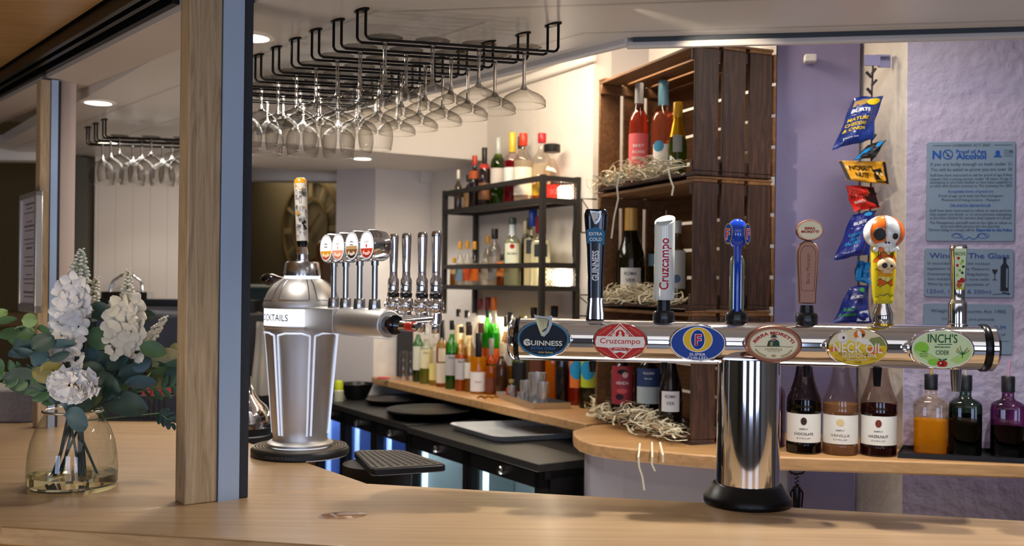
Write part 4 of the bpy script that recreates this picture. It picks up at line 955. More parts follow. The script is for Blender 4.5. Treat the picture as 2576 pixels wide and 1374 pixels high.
def spike(label, top, bot, split, wb, wt, Y0, pm, bm_):
    t = thing('flower_spike', label, 'flower', (0, 0, 0), 0, 'tall flower spikes in the vase')
    stem_to(bot[0], bot[1], Y0, t); T_, B_ = at(*top, Y0), at(*bot, Y0)
    k = MB(); k.tube([B_, B_.lerp(T_, .5), T_], .0016, 6); k.build('spine', stem_g, t)
    k = MB(); n = 15
    for i in range(n):
        f = split + (1 - split) * i / (n - 1); c = B_.lerp(T_, f); w_ = (wt * (1 - (i / n)) + 4) * ks
        for j in range(3):
            a = i * 1.05 + j * 2.09; k.ball((c.x + math.cos(a) * w_, c.y + math.sin(a) * w_ * .8, c.z + (j - 1) * 2 * ks), (6.4 - 3.6 * i / n) * ks, 6, 0, sc=(1.35, 1.1, .85)); k.tube([c, (c.x + math.cos(a) * w_, c.y + math.sin(a) * w_ * .8, c.z)], .0009, 4)
    k.build('buds', bm_, t)
    k = MB()
    for i in range(int(13 * split * 2.2)):
        f = split * (i + .3) / int(13 * split * 2.2); c = B_.lerp(T_, f); a = i * 2.4
        petals(k, c + Vector((math.cos(a) * wb * ks * .5, -abs(math.sin(a)) * wb * ks * .35 - .004, 0)), wb * ks * .50, 5, 0)
    if split > .05: k.build('blossoms', pm, t)
    return t
spike('tallest white flower spike, its tip pale green buds', (205, 628), (168, 905), .72, 52, 24, VY - .01, petal_m, bud_m)
spike('short cream bud spike between the two tall flower spikes', (243, 700), (222, 800), .30, 26, 12, VY + .05, petal_c, petal_c)
spike('cream flower spike with curled tip nearest the large post', (322, 678), (318, 885), .62, 56, 12, VY + .02, petal_c, petal_c)
spike('small cream bud spray leaning right towards the post', (416, 798), (362, 868), .35, 20, 8, VY + .06, petal_c, petal_c)
t = thing('carnation', 'round ruffled white bloom above the rim of the jar', 'flower', (0, 0, 0))
stem_to(190, 985, VY - .09, t); c0 = at(190, 965, VY - .10); k = MB()
for i in range(90):
    f = i / 90; a = i * 2.4; r = math.sqrt(f); yv = -.030 * math.sqrt(max(0, 1 - f))
    c = c0 + Vector((math.cos(a) * r * 46 * ks, yv, math.sin(a) * r * 30 * ks))
    X = Matrix.Translation(c) @ Matrix.Rotation(-a, 4, 'Y') @ Euler((random.uniform(-.7, .7), random.uniform(-.3, .3), random.uniform(-.9, .2))).to_matrix().to_4x4()
    R_ = 17 * ks
    k.grid(lambda u, v: (u * R_ * 1.3, R_ * (.1 * math.sin(7 * v + i) - .15 * u), (v - .5) * R_ * (.6 + .8 * u)), 3, 4, 0, X)
k.build('bloom', petal_m, t)
# end of the bouquet

# ------------------------------------------------------------------ back-bar shelves
def onz2(px, py, z=ZC): p = onz(px, py, z); return (p.x, p.y)
sA, sB = V2(*onz2(934, 948)), V2(*onz2(1474, 1066)); sd = (sA - sB).normalized()
sh = thing('back_shelf', 'long oak back-bar shelf running along the white wall under the metal rack', 'shelf', (0, 0, 0))
poly = [tuple(sB - sd * .0), tuple(sA), tuple(wE + N2 * .06 + D2 * -.01), tuple(wB - D2 * .01 - N2 * .002), tuple(wA + D2 * .01 - N2 * .002), tuple(sB + N2 * .31)]
MB().prism(poly, ZC - .042, ZC, 0, side=1).build('board', [shelf_oak, shelf_edge], sh, bevel=.006)
k = MB(); k.prism([tuple(sB + N2 * .30), tuple(sA + N2 * .30), tuple(sA + N2 * .32), tuple(sB + N2 * .32)], 1.01, ZC - .043); k.build('gap_shade', mat('gap_shade_mat', '#141313', .6), sh)  # dark strip standing in for the shade between cooler and shelf
cv = thing('curved_shelf', 'curved oak shelf carrying the crates and the bottles on the right', 'shelf', (0, 0, 0))
pts = [onz2(*p) for p in ((1441, 1083), (1443, 1094), (1458, 1106), (1490, 1116), (1540, 1124), (1600, 1130), (1700, 1139), (1800, 1147), (1985, 1150))] + [(2.6, 3.03)]
bk = [(2.6, 3.222), (1.352, 3.42), (1.30, 3.76), (1.02, 3.80), (1.0, 3.9), (.76, 4.25), (.59, 4.095), (.322, 3.93)]
soak = wood('right_shelf_oak', '#a67a4c', '#bf9565', (1.2, 25, 25), rz=.13, rough=.4, coat=.25, bump=.05)
MB().prism(pts + bk, ZC - .045, ZC, 0, side=1).build('board', [soak, wood('right_shelf_edge', '#a07a52', '#c49a6c', (4, 30, 30), rz=.13, rough=.5, c3='#b48b5c')], cv, bevel=.006)
inn = [(x + .045, y + .05) for x, y in pts[:8]]; inn[0] = (.286, 3.735)
k = MB()
for p_, q_ in zip(inn + [(.93, 3.335)], (inn + [(.93, 3.335)])[1:]): k.prism([p_, q_, (q_[0] + .012, q_[1] + .02), (p_[0] + .012, p_[1] + .02)], 0, ZC - .046)
k; k.build('front_panel', mat('grey_laminate', '#a5a3ad', .45), cv)

# ------------------------------------------------------------------ glass-door bottle coolers under the shelf
FZ = 1.0; f0 = V2(*onz2(1352, 1166, FZ)); f1 = V2(*onz2(831, 1016, FZ)); fd = (f1 - f0).normalized(); fn_ = V2(fd.y, -fd.x)
fr_b = mat('cooler_black', '#0f0f10', .35, .3); fr_g = thin_glass('cooler_glass', '#eef4f6', '#98a4aa', .2)
led_w = mat('led_white', '#ffffff', .5, emit=4.0, ecol='#dff6ff'); led_b = mat('led_blue', '#ffffff', .5, emit=4.0, ecol='#8fb0ff')
def cooler(s0, s1, ztop, fwd, nd, led, inner, label, depth=.62):
    o = f0 + fd * s0 - fn_ * fwd; L = s1 - s0
    t = thing('bottle_cooler', label, 'fridge', (o.x, o.y, 0), math.atan2(fd.y, fd.x), 'glass-door coolers under the back shelf')
    # local: x along the front (away from camera), -y into the wall side
    k = MB(); k.box(0, L, -depth, .01, ztop - .03, ztop); k.build('worktop', mat('cooler_top', '#262524', .45, .2), t, bevel=.003)
    k = MB(); k.box(0, .03, -depth, -.045, .08, ztop - .03); k.box(L - .03, L, -depth, -.045, .08, ztop - .03); k.box(0, L, -depth, -depth + .03, .08, ztop - .03); k.box(0, L, -depth, -.045, .0, .10); k.box(0, L, -depth, -.02, ztop - .06, ztop - .031); k.build('cabinet', fr_b, t)
    k = MB(); k.box(.031, L - .031, -depth + .031, -depth + .036, .11, ztop - .061); k.box(.031, .034, -depth + .04, -.05, .11, ztop - .061); k.box(L - .034, L - .031, -depth + .04, -.05, .11, ztop - .061); k.build('liner', mat('cooler_liner_' + inner.lstrip('#'), inner, .5), t)
    k = MB(); k.box(.04, L - .04, -depth + .04, -.09, .50, .508); k.build('wire_shelf', steel, t)
    w_ = L / nd
    for i in range(nd):
        x0, x1 = i * w_ + .004, (i + 1) * w_ - .004
        d = MB(); zt = ztop - .035; d.box(x0, x0 + .035, -.04, 0, .09, zt); d.box(x1 - .035, x1, -.04, 0, .09, zt); d.box(x0, x1, -.04, 0, .09, .14); d.box(x0, x1, -.04, 0, zt - .060, zt)
        do = d.build('door', fr_b, t, bevel=.002)
        d = MB(); d.box(x0 + .03, x1 - .03, -.024, -.018, .13, zt - .055); d.build('pane', fr_g, do)
        d = MB(); d.lathe([(.015, 0), (.017, .006), (.012, .010), (.011, .018), (0, .019)], 18, X=T((x0 + x1) / 2, 0, zt - .032, rx=-PI / 2)); d.build('lock', chrome, do)
        d = MB(); d.box(x0 + .042, x0 + .058, -.07, -.05, .15, zt - .07); d.box(x1 - .058, x1 - .042, -.07, -.05, .15, zt - .07); d.build('light_strip', led, t)
    for i in range(nd):
        l = bpy.data.lights.new('cooler_lamp', 'AREA'); l.energy = 1.6; l.color = (.86, .97, 1.0) if led is led_w else (.45, .6, 1.0); l.shape = 'RECTANGLE'; l.size = w_ * .7; l.size_y = .05
        lo = bpy.data.objects.new('cooler_lamp', l); COL.objects.link(lo); lo.parent = t; lo.location = ((i + .5) * w_, -.09, ztop - .07); lo.rotation_euler = (-.6, 0, 0)
    return t, o
ca, oa = cooler(-.02, 1.08, FZ, 0, 2, led_w, '#b9c6c9', 'near glass-door bottle cooler with two white-lit doors, under the grey tray', .60)
cb, ob = cooler(1.10, 2.30, FZ + .004, -.012, 3, led_b, '#8ea4d8', 'far glass-door bottle cooler glowing blue, under the round black trays', .60)
def in_cooler(o, s, dep, z, name, label, cols, h=.22, r=.03):
    p = o + fd * s + fn_ * dep; t = thing(name, label, 'bottle', (p.x, p.y, z), 0, 'bottles inside the coolers')
    k = MB(); k.lathe([(r * .95, 0), (r, .006), (r, h * .55), (r * .7, h * .68), (r * .4, h * .78), (r * .4, h * .95)], 18); k.build('glass', mat('soft_' + cols[0].lstrip('#'), cols[0], .15), t)
    k = MB(); k.lathe([(r * .44, h * .94), (r * .44, h), (0, h)], 14); k.build('cap', C(cols[1]), t)
    k = MB(); k.lathe([(r + .0006, h * .14), (r + .0006, h * .48)], 18, cap=False); k.build('label', C(cols[2]), t)
for i, (s, c, w_) in enumerate(((.08, ('#6e3b30', '#d84a34', '#d8d0cc'), 'red-capped bottle behind the nearest cooler door'), (.16, ('#39434c', '#3aa0cc', '#c8d4da'), 'blue-capped bottle behind the nearest cooler door'), (.24, ('#6e3b30', '#d84a34', '#e8e0dc'), 'second red-capped bottle behind the nearest cooler door'), (.33, ('#405058', '#e05a48', '#ddd'*1+'ddd'), 'pale-labelled bottle behind the nearest cooler door'))):
    in_cooler(oa, s, .13, .509, 'cooler_bottle', w_, c)
for i, (s, c, w_) in enumerate(((1.0 - .05, ('#c9b020', '#d8d020', '#e6d64a'), 'yellow bottle glowing in the far cooler, right end'), (.22, ('#3d63c8', '#cfe6ff', '#5a8fe8'), 'blue-lit bottle in the near door of the far cooler'), (.30, ('#3d63c8', '#cfe6ff', '#7aa8f0'), 'paler blue-lit bottle in the far cooler'), (.62, ('#40508a', '#9fb6ff', '#7088d8'), 'dim bottle in the middle door of the far cooler'))):
    in_cooler(ob, s if i else .10, .13, .509, 'cooler_bottle', w_, c, .25, .034)

# round serving trays, bowl, grey tray
def disc(px, py, wpx, z, name, label, cat, m, prof, **kw):
    p = onz(px, py, z); R = wpx * p.y / 2500 / 2
    k = MB(); k.lathe([(r * R, zz) for r, zz in prof], 48, cap=False); return tag(k.build(name, m, loc=(p.x, p.y, z)), label, cat, kw.get('group'))
rt = mat('round_tray_black', '#17181a', .32)
prof = [(0, .003), (.86, .003), (.97, .014), (1.0, .015), (1.0, .012), (.88, 0), (0, 0)]
zc0 = FZ + .004
for i in range(3): disc(1078, 1036 - 0 * i, 212, zc0 + .001 + i * .0155, 'serving_tray', '%s round black serving tray of the stack on the far cooler' % ('bottom', 'middle', 'top')[i], 'tray', rt, prof, group='stacked round trays')
for i in range(2): disc(985, 1010, 130, zc0 + .001 + i * .0155, 'serving_tray', '%s small round black tray behind the larger tray stack' % ('lower', 'upper')[i], 'tray', rt, prof, group='small round trays')
disc(896, 1004, 88, zc0 + .001, 'black_bowl', 'wide black bowl behind the small round trays', 'bowl', mat('bowl_black', '#101216', .3), [(0, .004), (.6, .004), (.97, .085), (1.0, .088), (.99, .09), (.94, .082), (.58, .01), (0, .01)])
p = onz(852, 1010, zc0); k = MB(); k.lathe([(.026, 0), (.027, .004), (.027, .06), (.022, .065)], 20, 1); k.lathe([(.024, .06), (.024, .10), (.018, .115), (0, .118)], 20, 0)
t = thing('yellow_sponge_pot', 'small lime-yellow topped pot left of the black bowl', 'pot', (p.x, p.y, zc0)); k.build('pot', [C('#b7c21f'), C('#b9bda8')], t)
q = [V2(*onz2(*c, FZ)) for c in ((1250, 1116), (1462, 1104), (1392, 1070), (1122, 1078))]
gt = thing('grey_tray', 'shallow pale grey rectangular tray lying on the near cooler', 'tray', (0, 0, 0)); cq = sum(q, V2(0, 0)) / 4
def inset(pp, f): return [tuple(cq + (V2(*x) - cq) * f) for x in pp]
R0 = rounded([tuple(x) for x in q], .07, 6); k = MB()
rows = [(R0, .006, .80), (R0, .0, .0)]
lv = [(.80, .001), (.92, .002), (1.0, .026), (1.01, .024), (.94, 0)]
ids = []
for f, z in lv: ids.append([k._v((*xy, FZ + .002 + z)) for xy in inset(R0, f)])
k.face(ids[0]); n = len(R0)
for a, b_ in zip(ids, ids[1:]):
    for i in range(n): k.face((a[i], a[(i + 1) % n], b_[(i + 1) % n], b_[i]))
k.build('pan', mat('tray_grey', '#b3b8bc', .3, coat=.2), gt)

# ------------------------------------------------------------------ bottles
SHAPES = {
 'wine': [(.90, 0), (1, .012), (1, .60), (.92, .66), (.62, .72), (.40, .77), (.37, .82), (.36, .97), (.40, .975), (.40, 1)],
 'burgundy': [(.90, 0), (1, .012), (1, .42), (.90, .52), (.62, .66), (.42, .76), (.37, .84), (.36, 1)],
 'spirit': [(.92, 0), (1, .012), (1, .60), (.95, .645), (.66, .70), (.42, .75), (.36, .80), (.36, 1)],
 'broad': [(.94, 0), (1, .012), (1, .58), (.93, .64), (.50, .70), (.30, .74), (.28, .80), (.28, 1)],
 'stubby': [(.94, 0), (1, .02), (1, .50), (.85, .60), (.45, .68), (.34, .74), (.34, 1)],
 'slim': [(.92, 0), (1, .01), (1, .66), (.80, .72), (.50, .78), (.46, .84), (.46, 1)],
 'champ': [(.88, 0), (1, .015), (1, .40), (.93, .50), (.66, .66), (.46, .78), (.42, .88), (.46, 1)],
 'decanter': [(.80, 0), (.9, .01), (1, .25), (1, .42), (.85, .55), (.5, .68), (.33, .74), (.30, 1)],
 'syrup': [(.94, 0), (1, .012), (.985, .05), (1, .075), (1, .09), (.955, .10), (.955, .37), (1, .38), (1, .40), (.98, .43), (.995, .45), (.97, .475), (.98, .49), (.93, .51), (.80, .56), (.60, .66), (.50, .74), (.45, .80), (.44, 1)],
 'cordial': [(.95, 0), (1, .02), (1, .58), (.95, .64), (.72, .675), (.44, .70), (.36, .73), (.34, .84), (.38, .85), (.38, .88)],
}
def rad(sh, f):
    for (r0, z0), (r1, z1) in zip(sh, sh[1:]):
        if z0 <= f <= z1: return r0 + (r1 - r0) * (f - z0) / max(1e-6, z1 - z0)
    return sh[-1][0]
def bottle(label, loc, R, H, shape, glass, liq=None, fill=.5, cap=('#222222', .9, 1.02), lab=None, group=None, sq=0.0, solid=False, foil=None, rz=0.0, text=None, sy=1.0, cat='bottle', pour=False, lab2=None):
    """lab = (colour, from, to, half angle); text = [(string, height f, size, colour, width)]; cap = (colour, from f, width factor)"""
    sh = SHAPES[shape]; t = thing(cat.replace(' ', '_') if cat != 'bottle' else 'bottle', label, cat, loc, math.atan2(loc[0], -loc[1]) * -1 + PI + rz if False else math.atan2(-loc[0], loc[1]) + rz, group)
    n = 28 if R > .03 else 20
    k = MB(); k.lathe([(r * R, z * H) for r, z in sh if z <= cap[1] + .05], n, sq=sq, sy=sy, cap=True)
    if solid: k.build('glass', mat('bottle_' + glass.lstrip('#'), glass, .08, coat=.4), t)
    else: k.build('glass', thin_glass('bottle_glass_' + glass.lstrip('#'), glass, glass, .12), t)
    if liq and not solid:
        k = MB(); zs = [f for _, f in sh if .012 < f < fill] + [fill]
        k.lathe([(0, .008 * H), (.93 * R, .01 * H)] + [(rad(sh, f) * R * .955, f * H) for f in zs] + [(0, fill * H)], n, sq=sq, sy=sy, cap=False)
        k.build('liquid', liquid(liq), t)
    rc = rad(sh, min(.99, max(cap[1], .82))) * R * cap[2] + .0008
    k = MB(); k.lathe([(rc * .98, cap[1] * H), (rc, cap[1] * H + .002), (rc, H - .002), (rc * .93, H), (0, H)], 20); k.build('cap', mat('cap_' + cap[0].lstrip('#'), cap[0], .35, .1), t)
    if foil:
        k = MB(); k.lathe([(rad(sh, f) * R + .0007, f * H) for f in [foil[1] + (foil[2] - foil[1]) * i / 6 for i in range(7)]], n, cap=False); k.build('foil', mat('foil_' + foil[0].lstrip('#'), foil[0], .3, foil[3] if len(foil) > 3 else 0.0), t)
    if pour:
        k = MB(); k.tube([(0, 0, H), (0, 0, H + .02), (.004, 0, H + .05)], .0055, 10); k.build('pourer', mat('pourer_%s' % pour.lstrip('#'), pour, .2, trans=.3), t)
    for lb, tx in ((lab, text), (lab2, None)):
        if not lb: continue
        k = MB(); col, a, b_ = lb[:3]; ha = lb[3] if len(lb) > 3 else 1.25; rr = R * max(rad(sh, a), rad(sh, b_))
        if sq:
            W_ = R * .8 * (1.0 if ha > 1 else ha); yy = R * sy * (1.0 + .002) * (1 if sq < 2 else 1.0)
            k.box(-W_, W_, -yy - .0012, -yy * .97, a * H, b_ * H)
        else: k.lathe([(rr + .0009, a * H), (rr + .0009, b_ * H)], 20, a0=-PI / 2 - ha, a1=-PI / 2 + ha, cap=False)
        lo = k.build('label', mat('label_' + col.lstrip('#'), col, .55), t)
        if tx:
            k = MB(); cols = []
            fn = (lambda x, z, d: (x, -yy - .0014 - d, z)) if sq else cyl(rr, .0011)
            for tt in tx:
                s0, f, h, c, w_ = tt[:5]
                if c not in cols: cols.append(c)
                if s0 == '*': k.ell(tt[5] if len(tt) > 5 else 0, f * H, w_, h, cols.index(c), .0002, 20, fn)
                else: k.text(s0, tt[5] if len(tt) > 5 else 0, f * H, h, cols.index(c), .0004, w=w_, fn=fn, bold=.015)
            art(lo, k, cols)
    return t
QUE = []
def bt(px, yb, w, yt, label, shape, glass, *a, base=ZC, line=None, **kw):
    """a bottle seen at px with its foot at yb (or on a line in plan), width w and top at yt, all in the photograph's pixels"""
    p = online(px, 900, *line) if line else onz(px, yb, base)
    H = at(px, yt, p.y).z - base; R = w * p.y / 2500 / 2 * (1.14 if base in (ZC, T1, T2) and w < 50 else 1.0)
    if base == ZC and kw.get('group') == G1:
        QUE.append([V2(p.x, p.y), R, .128 if px > 1300 else .31, px, (label, H, shape, glass), a, kw]); return
    return bottle(label, (p.x, p.y, base + .0005), R, H, shape, glass, *a, **kw)
T1, T2 = 2.063, 1.655
G1 = 'spirits along the back shelf'
bt(1051, 960, 23, 812, 'green glass bottle with a white label, first of the back-shelf row from the shot glasses', 'spirit', '#3f8a4c', '#5c7a1c', .34, ('#3d7a44', .92, 1.05), ('#d3d2c4', .2, .60), group=G1)
bt(1071, 965, 28, 826, 'pale bottle with a cream label and grey box print, second of the back-shelf row', 'spirit', '#c9d8c0', '#a8a83a', .28, ('#b9bdb6', .88, 1.1), ('#ded9b4', .28, .62), group=G1, text=[('RESERVE', .56, .010, '#6b6a60', .03)])
bt(1093, 969, 25, 838, 'clear bottle with pale yellow liquid and a yellow label on the back shelf', 'spirit', '#e8e4c8', '#c9b23c', .40, ('#c9c4b0', .9, 1.05), ('#e0d486', .10, .42), group=G1)
bt(1111, 973, 25, 806, 'amber bottle with a black and orange cap and oval cream label', 'spirit', '#d0a050', '#c8881c', .58, ('#1d1a18', .70, 1.2), ('#d9cfc0', .06, .36), group=G1, foil=('#c9842a', .95, 1.0), lab2=('#d8c9b4', .38, .58, .7))
bt(1136, 978, 29, 806, 'bright green bottle with a black cap and grey label on the back shelf', 'spirit', '#3fae2e', '#2f8a1e', .52, ('#16181a', .86, 1.12), ('#b4b6bc', .20, .50), group=G1, text=[('Black', .46, .011, '#4d5056', .034)])
bt(1164, 983, 27, 822, 'amber whisky bottle with a grey label beside the bright green bottle', 'spirit', '#e0b060', '#e0901c', .56, ('#3a2f28', .90, 1.1), ('#b9babf', .18, .50), group=G1, text=[('Black', .46, .011, '#4d5056', .032)])
bt(1188, 985, 22, 818, 'clear bottle with a small white label behind the square-labelled one', 'spirit', '#d9cdb8', '#d8a020', .22, ('#3c2a22', .86, 1.3), ('#dcdcd8', .2, .44), group=G1)
bt(1207, 990, 36, 838, 'yellow whisky bottle with a black neck and large square white label', 'stubby', '#f0dc90', '#f4bc18', .60, ('#17151a', .60, 1.15), ('#dfe0e6', .04, .36), group=G1, text=[('Reserve', .2, .008, '#9a5a5a', .03)])
bt(1234, 992, 26, 852, 'brown-amber bottle with a silver neck band, right of the square white label', 'stubby', '#ecc870', '#e0981c', .50, ('#8d8680', .70, 1.1), ('#6a3a28', .05, .30), group=G1)
bt(1257, 994, 28, 862, 'small dark brown bottle beside the gold ribbon', 'stubby', '#3a2014', None, 0, ('#b9a98a', .80, 1.1), None, group=G1, solid=True)
bk_l = (tuple(WL - N2 * .13), tuple(D2)); bk_m = (tuple(WL - N2 * .20), tuple(D2)); bk_r = (tuple(WL - N2 * .07), tuple(D2)); bk_c = (tuple(WL - N2 * .10), tuple(D2))
bt(1152, 0, 24, 778, 'tall cream-labelled bottle with a dark cap at the back, left of a pair', 'spirit', '#cfc3a0', '#c2a45c', .6, ('#2b2622', .90, 1.15), ('#e6d9b0', .1, .8, .9), group=G1, line=bk_l)
bt(1173, 0, 24, 781, 'tall cream-labelled bottle with a dark cap at the back, right of a pair', 'spirit', '#cfc3a0', '#c2a45c', .6, ('#2b2622', .90, 1.15), ('#e6d9b0', .1, .8, .9), group=G1, line=bk_l)
bt(1178, 0, 26, 810, 'clear bottle with a wide dark brown stopper in the middle of the row', 'broad', '#e2d6c2', '#f0cc28', .50, ('#33221c', .80, 1.9), None, group=G1, line=bk_m)
bt(1200, 0, 26, 812, 'clear bottle with a reddish brown stopper in the middle of the row', 'broad', '#e2d6c2', '#f0cc28', .50, ('#5c3a2c', .84, 1.9), None, group=G1, line=bk_m)
bt(1206, 0, 26, 752, 'clear bottle with a dark red cap, left of two green bottles', 'spirit', '#ddd2c0', '#d9c49a', .5, ('#6e1f22', .88, 1.15), ('#ece4d4', .2, .5), group=G1, line=bk_l)
bt(1225, 0, 28, 748, 'green bottle with a dark red cap at the back of the shelf', 'wine', '#2fa524', '#38a81e', .62, ('#6a1a20', .86, 1.12), ('#d8622a', .30, .46), group=G1, line=bk_l, foil=('#1f4a2c', .78, .86))
bt(1247, 0, 28, 748, 'green bottle with an orange cap at the back of the shelf', 'wine', '#3cb42a', '#49b81f', .62, ('#d8701c', .86, 1.12), ('#d8622a', .30, .46), group=G1, line=bk_l, foil=('#dcd6b8', .72, .86))
bt(1266, 0, 22, 796, 'slim dark-capped bottle beside the green pair', 'spirit', '#b98a4a', '#8a5a22', .5, ('#2a2420', .86, 1.15), ('#e2dccb', .3, .6), group=G1, line=bk_c)
bt(1281, 0, 26, 786, 'bottle with a black cap and white label just left of the beer fount', 'spirit', '#c9b48c', '#b98a3a', .5, ('#1e1c1c', .84, 1.2), ('#e0dacb', .35, .62), group=G1, line=bk_c)
bt(1345, 0, 34, 774, 'dark bottle whose cap shows above the beer fount, left of two', 'spirit', '#4a3a2a', None, 0, ('#1a1818', .88, 1.2), None, group=G1, line=bk_r, solid=True)
bt(1381, 0, 34, 770, 'dark bottle whose square cap shows above the beer fount, right of two', 'spirit', '#4a3a2a', None, 0, ('#1a1818', .88, 1.3), None, group=G1, line=bk_r, solid=True)
bt(1304, 0, 42, 795, 'fat green sparkling wine bottle with a black label behind the fount end', 'champ', '#4a5a1c', None, 0, ('#8a7a3a', .9, 1.1), ('#17171a', .02, .42), group=G1, solid=True, line=bk_c)
bt(1352, 0, 40, 800, 'dark brown bottle behind the steel measures', 'spirit', '#2c1810', None, 0, ('#1a1818', .9, 1.1), ('#5a3018', .3, .55), group=G1, solid=True, line=bk_l)
bt(1386, 0, 36, 818, 'bottle glowing yellow behind the steel measures', 'spirit', '#ffd23c', '#f0a808', .86, ('#1a1818', .70, 1.2), None, group=G1, line=(tuple(WL - N2 * .075), tuple(D2)))
bt(1414, 0, 30, 810, 'dark slim bottle right of the glowing yellow one', 'slim', '#17181c', None, 0, ('#111', .9, 1.1) if False else ('#111111', .9, 1.1), None, group=G1, line=(tuple(WL - N2 * .075), tuple(D2)), solid=True)
bt(1446, 1016, 38, 850, 'orange bottle with a round blue and orange label beside the measures tray', 'stubby', '#e07a2a', '#c8501a', .50, ('#3a2a22', .86, 1.1), ('#d8702a', .26, .80, .9), group=G1, text=[('*', .53, .044, '#2b8fc0', .036)])
bt(1478, 1026, 38, 852, 'bottle with a round blue and lime label beside the dark crate', 'stubby', '#b9c04a', '#3a3420', .30, ('#3a2a22', .86, 1.1), ('#a8b82a', .30, .80, .9), group=G1, text=[('*', .55, .044, '#2b8fc0', .036)])
def settle(items, near, far, lo, hi, org, d, n):
    """nudges round things apart in plan; distances from the wall and along it stay within limits"""
    P = [[(q[0] - org).dot(d), (q[0] - org).dot(n)] for q in items]
    for it in range(400):
        for i in range(len(P)):
            for j in range(i):
                a, b_ = P[i], P[j]; m_ = items[i][1] + items[j][1] + .003; dx, dy = a[0] - b_[0], a[1] - b_[1]; L = math.hypot(dx, dy) or 1e-6
                if L < m_:
                    f = (m_ - L) / L * .5; a[0] += dx * f; a[1] += dy * f; b_[0] -= dx * f; b_[1] -= dy * f
            R = items[i][1]; a = P[i]
            a[0] = min(max(a[0], lo + R), hi - R); a[1] = min(max(a[1], near(items[i]) + R), max(near(items[i]) + R, far(items[i]) - R))
    for q, p in zip(items, P): q[0] = org + d * p[0] + n * p[1]
settle(QUE, lambda q: .006, lambda q: q[2], .28, 2.2, WL, D2, -N2)
for p, R, mx_, px, args, a, kw in QUE: bottle(args[0], (p.x, p.y, ZC + .0005), R, *args[1:], *a, **kw)
# gold ribbon, red pen, shot glasses, slate
p = onz(1222, 1005, ZC); k = MB(); P = [(p.x + .012 * i - .04, p.y + .01 * math.sin(i * 1.7), ZC + .006 + .008 * abs(math.sin(i * 1.1))) for i in range(9)]; k.tube(P, .005, 6); tag(k.build('gold_ribbon', mat('gold_foil', '#c98a1c', .25, .9)), 'twist of gold foil ribbon on the back shelf beside the small dark bottle', 'ribbon')
p = onz(975, 957, ZC); t = thing('bottle_opener', 'red-handled opener lying near the end of the back shelf', 'opener', (p.x, p.y, ZC + .008), -.1)
k = MB(); k.lathe([(.004, -.06), (.011, -.05), (.013, -.01), (.009, .01)], 12, X=T(0, 0, .004, ry=PI / 2), sx=.6); k.build('handle', C('#c01f3c'), t)
k = MB(); k.box(.008, .075, -.004, .004, 0, .004); k.build('blade', steel, t)
sg = thin_glass('shot_glass_glass', '#f2f4f6', '#9aa0a6', .25)
for i, (px, yb) in enumerate(((1015, 954), (1033, 958))):
    p = onz(px, yb, ZC)
    for j in range(3):
        t = thing('shot_glass', 'upturned clear shot glass, %s of the %s stack beside the black slate' % (('bottom', 'middle', 'top')[j], ('left', 'right')[i]), 'glass', (p.x, p.y, ZC + .001 + j * .052), 0, 'stacked shot glasses')
        k = MB(); k.lathe([(.026, 0), (.022, .05), (.020, .062), (0, .0625)], 20, cap=False); k.build('cup', sg, t)
p = onz(1019, 946, ZC); k = MB(); k.box(-.05, .05, -.008, .008, 0, .30); tag(k.build('slate_board', mat('slate_black', '#26272b', .7), loc=(p.x, p.y - .03, ZC), rz=.5), 'plain black slate board standing behind the shot glasses', 'board')
# steel tray of measures
q = [WL + D2 * a_ - N2 * b_ for a_, b_ in ((.50, .328), (.45, .165), (.93, .135), (.98, .24))]
mt = thing('steel_tray', 'shallow steel tray holding the shaker and spirit measures', 'tray', (0, 0, 0)); cm = sum(q, V2(0, 0)) / 4
k = MB(); ids = []
for f, z in ((.97, .004), (1.0, .028), (1.02, .028), (1.0, .0)): ids.append([k._v((*(cm + (x - cm) * f), ZC + .0005 + z)) for x in q])
k.face(ids[0])
for a, b_ in zip(ids, ids[1:]):
    for i in range(4): k.face((a[i], a[(i + 1) % 4], b_[(i + 1) % 4], b_[i]))
k.face(ids[3][::-1]); k.build('pan', steel, mt)
def on_tray(f, v): return q[3].lerp(q[0], f).lerp(q[2].lerp(q[1], f), v)
p = on_tray(.08, .5); bottle('small red-labelled jar standing at the left end of the measures tray', (p.x, p.y, ZC + .0055), .026, .085, 'stubby', '#3a1a14', None, 0, ('#8a7a4a', .80, 1.4), ('#c42a1c', .08, .52, 1.4), solid=True)
for f, v, R, yt, lb in ((.21, .30, .019, 972, 'ribbed steel measure nearest the red jar'), (.31, .62, .021, 968, 'short steel measure behind the ribbed one'), (.47, .45, .030, 958, 'tall steel cup left of the shaker'), (.69, .50, .042, 938, 'largest steel shaker in the middle of the tray'), (.62, .13, .013, 986, 'tiny steel jigger in front of the shaker'), (.88, .40, .028, 962, 'steel cup right of the shaker')):
    p = on_tray(f, v); H = at(1350, yt, p.y).z - ZC - .005
    k = MB(); k.lathe([(R * .84, 0), (R * .86, .002), (R, H), (R * .93, H), (R * .80, .004), (0, .004)], 24, cap=False); k.lathe([(0, 0), (R * .84, 0)], 24, cap=False)
    tag(k.build('spirit_measure', mat('measure_steel', '#d2d4d8', .24, .8), loc=(p.x, p.y, ZC + .0055)), lb + (' on the steel tray' if 'tray' not in lb else ''), 'measure', 'steel measures on the tray')

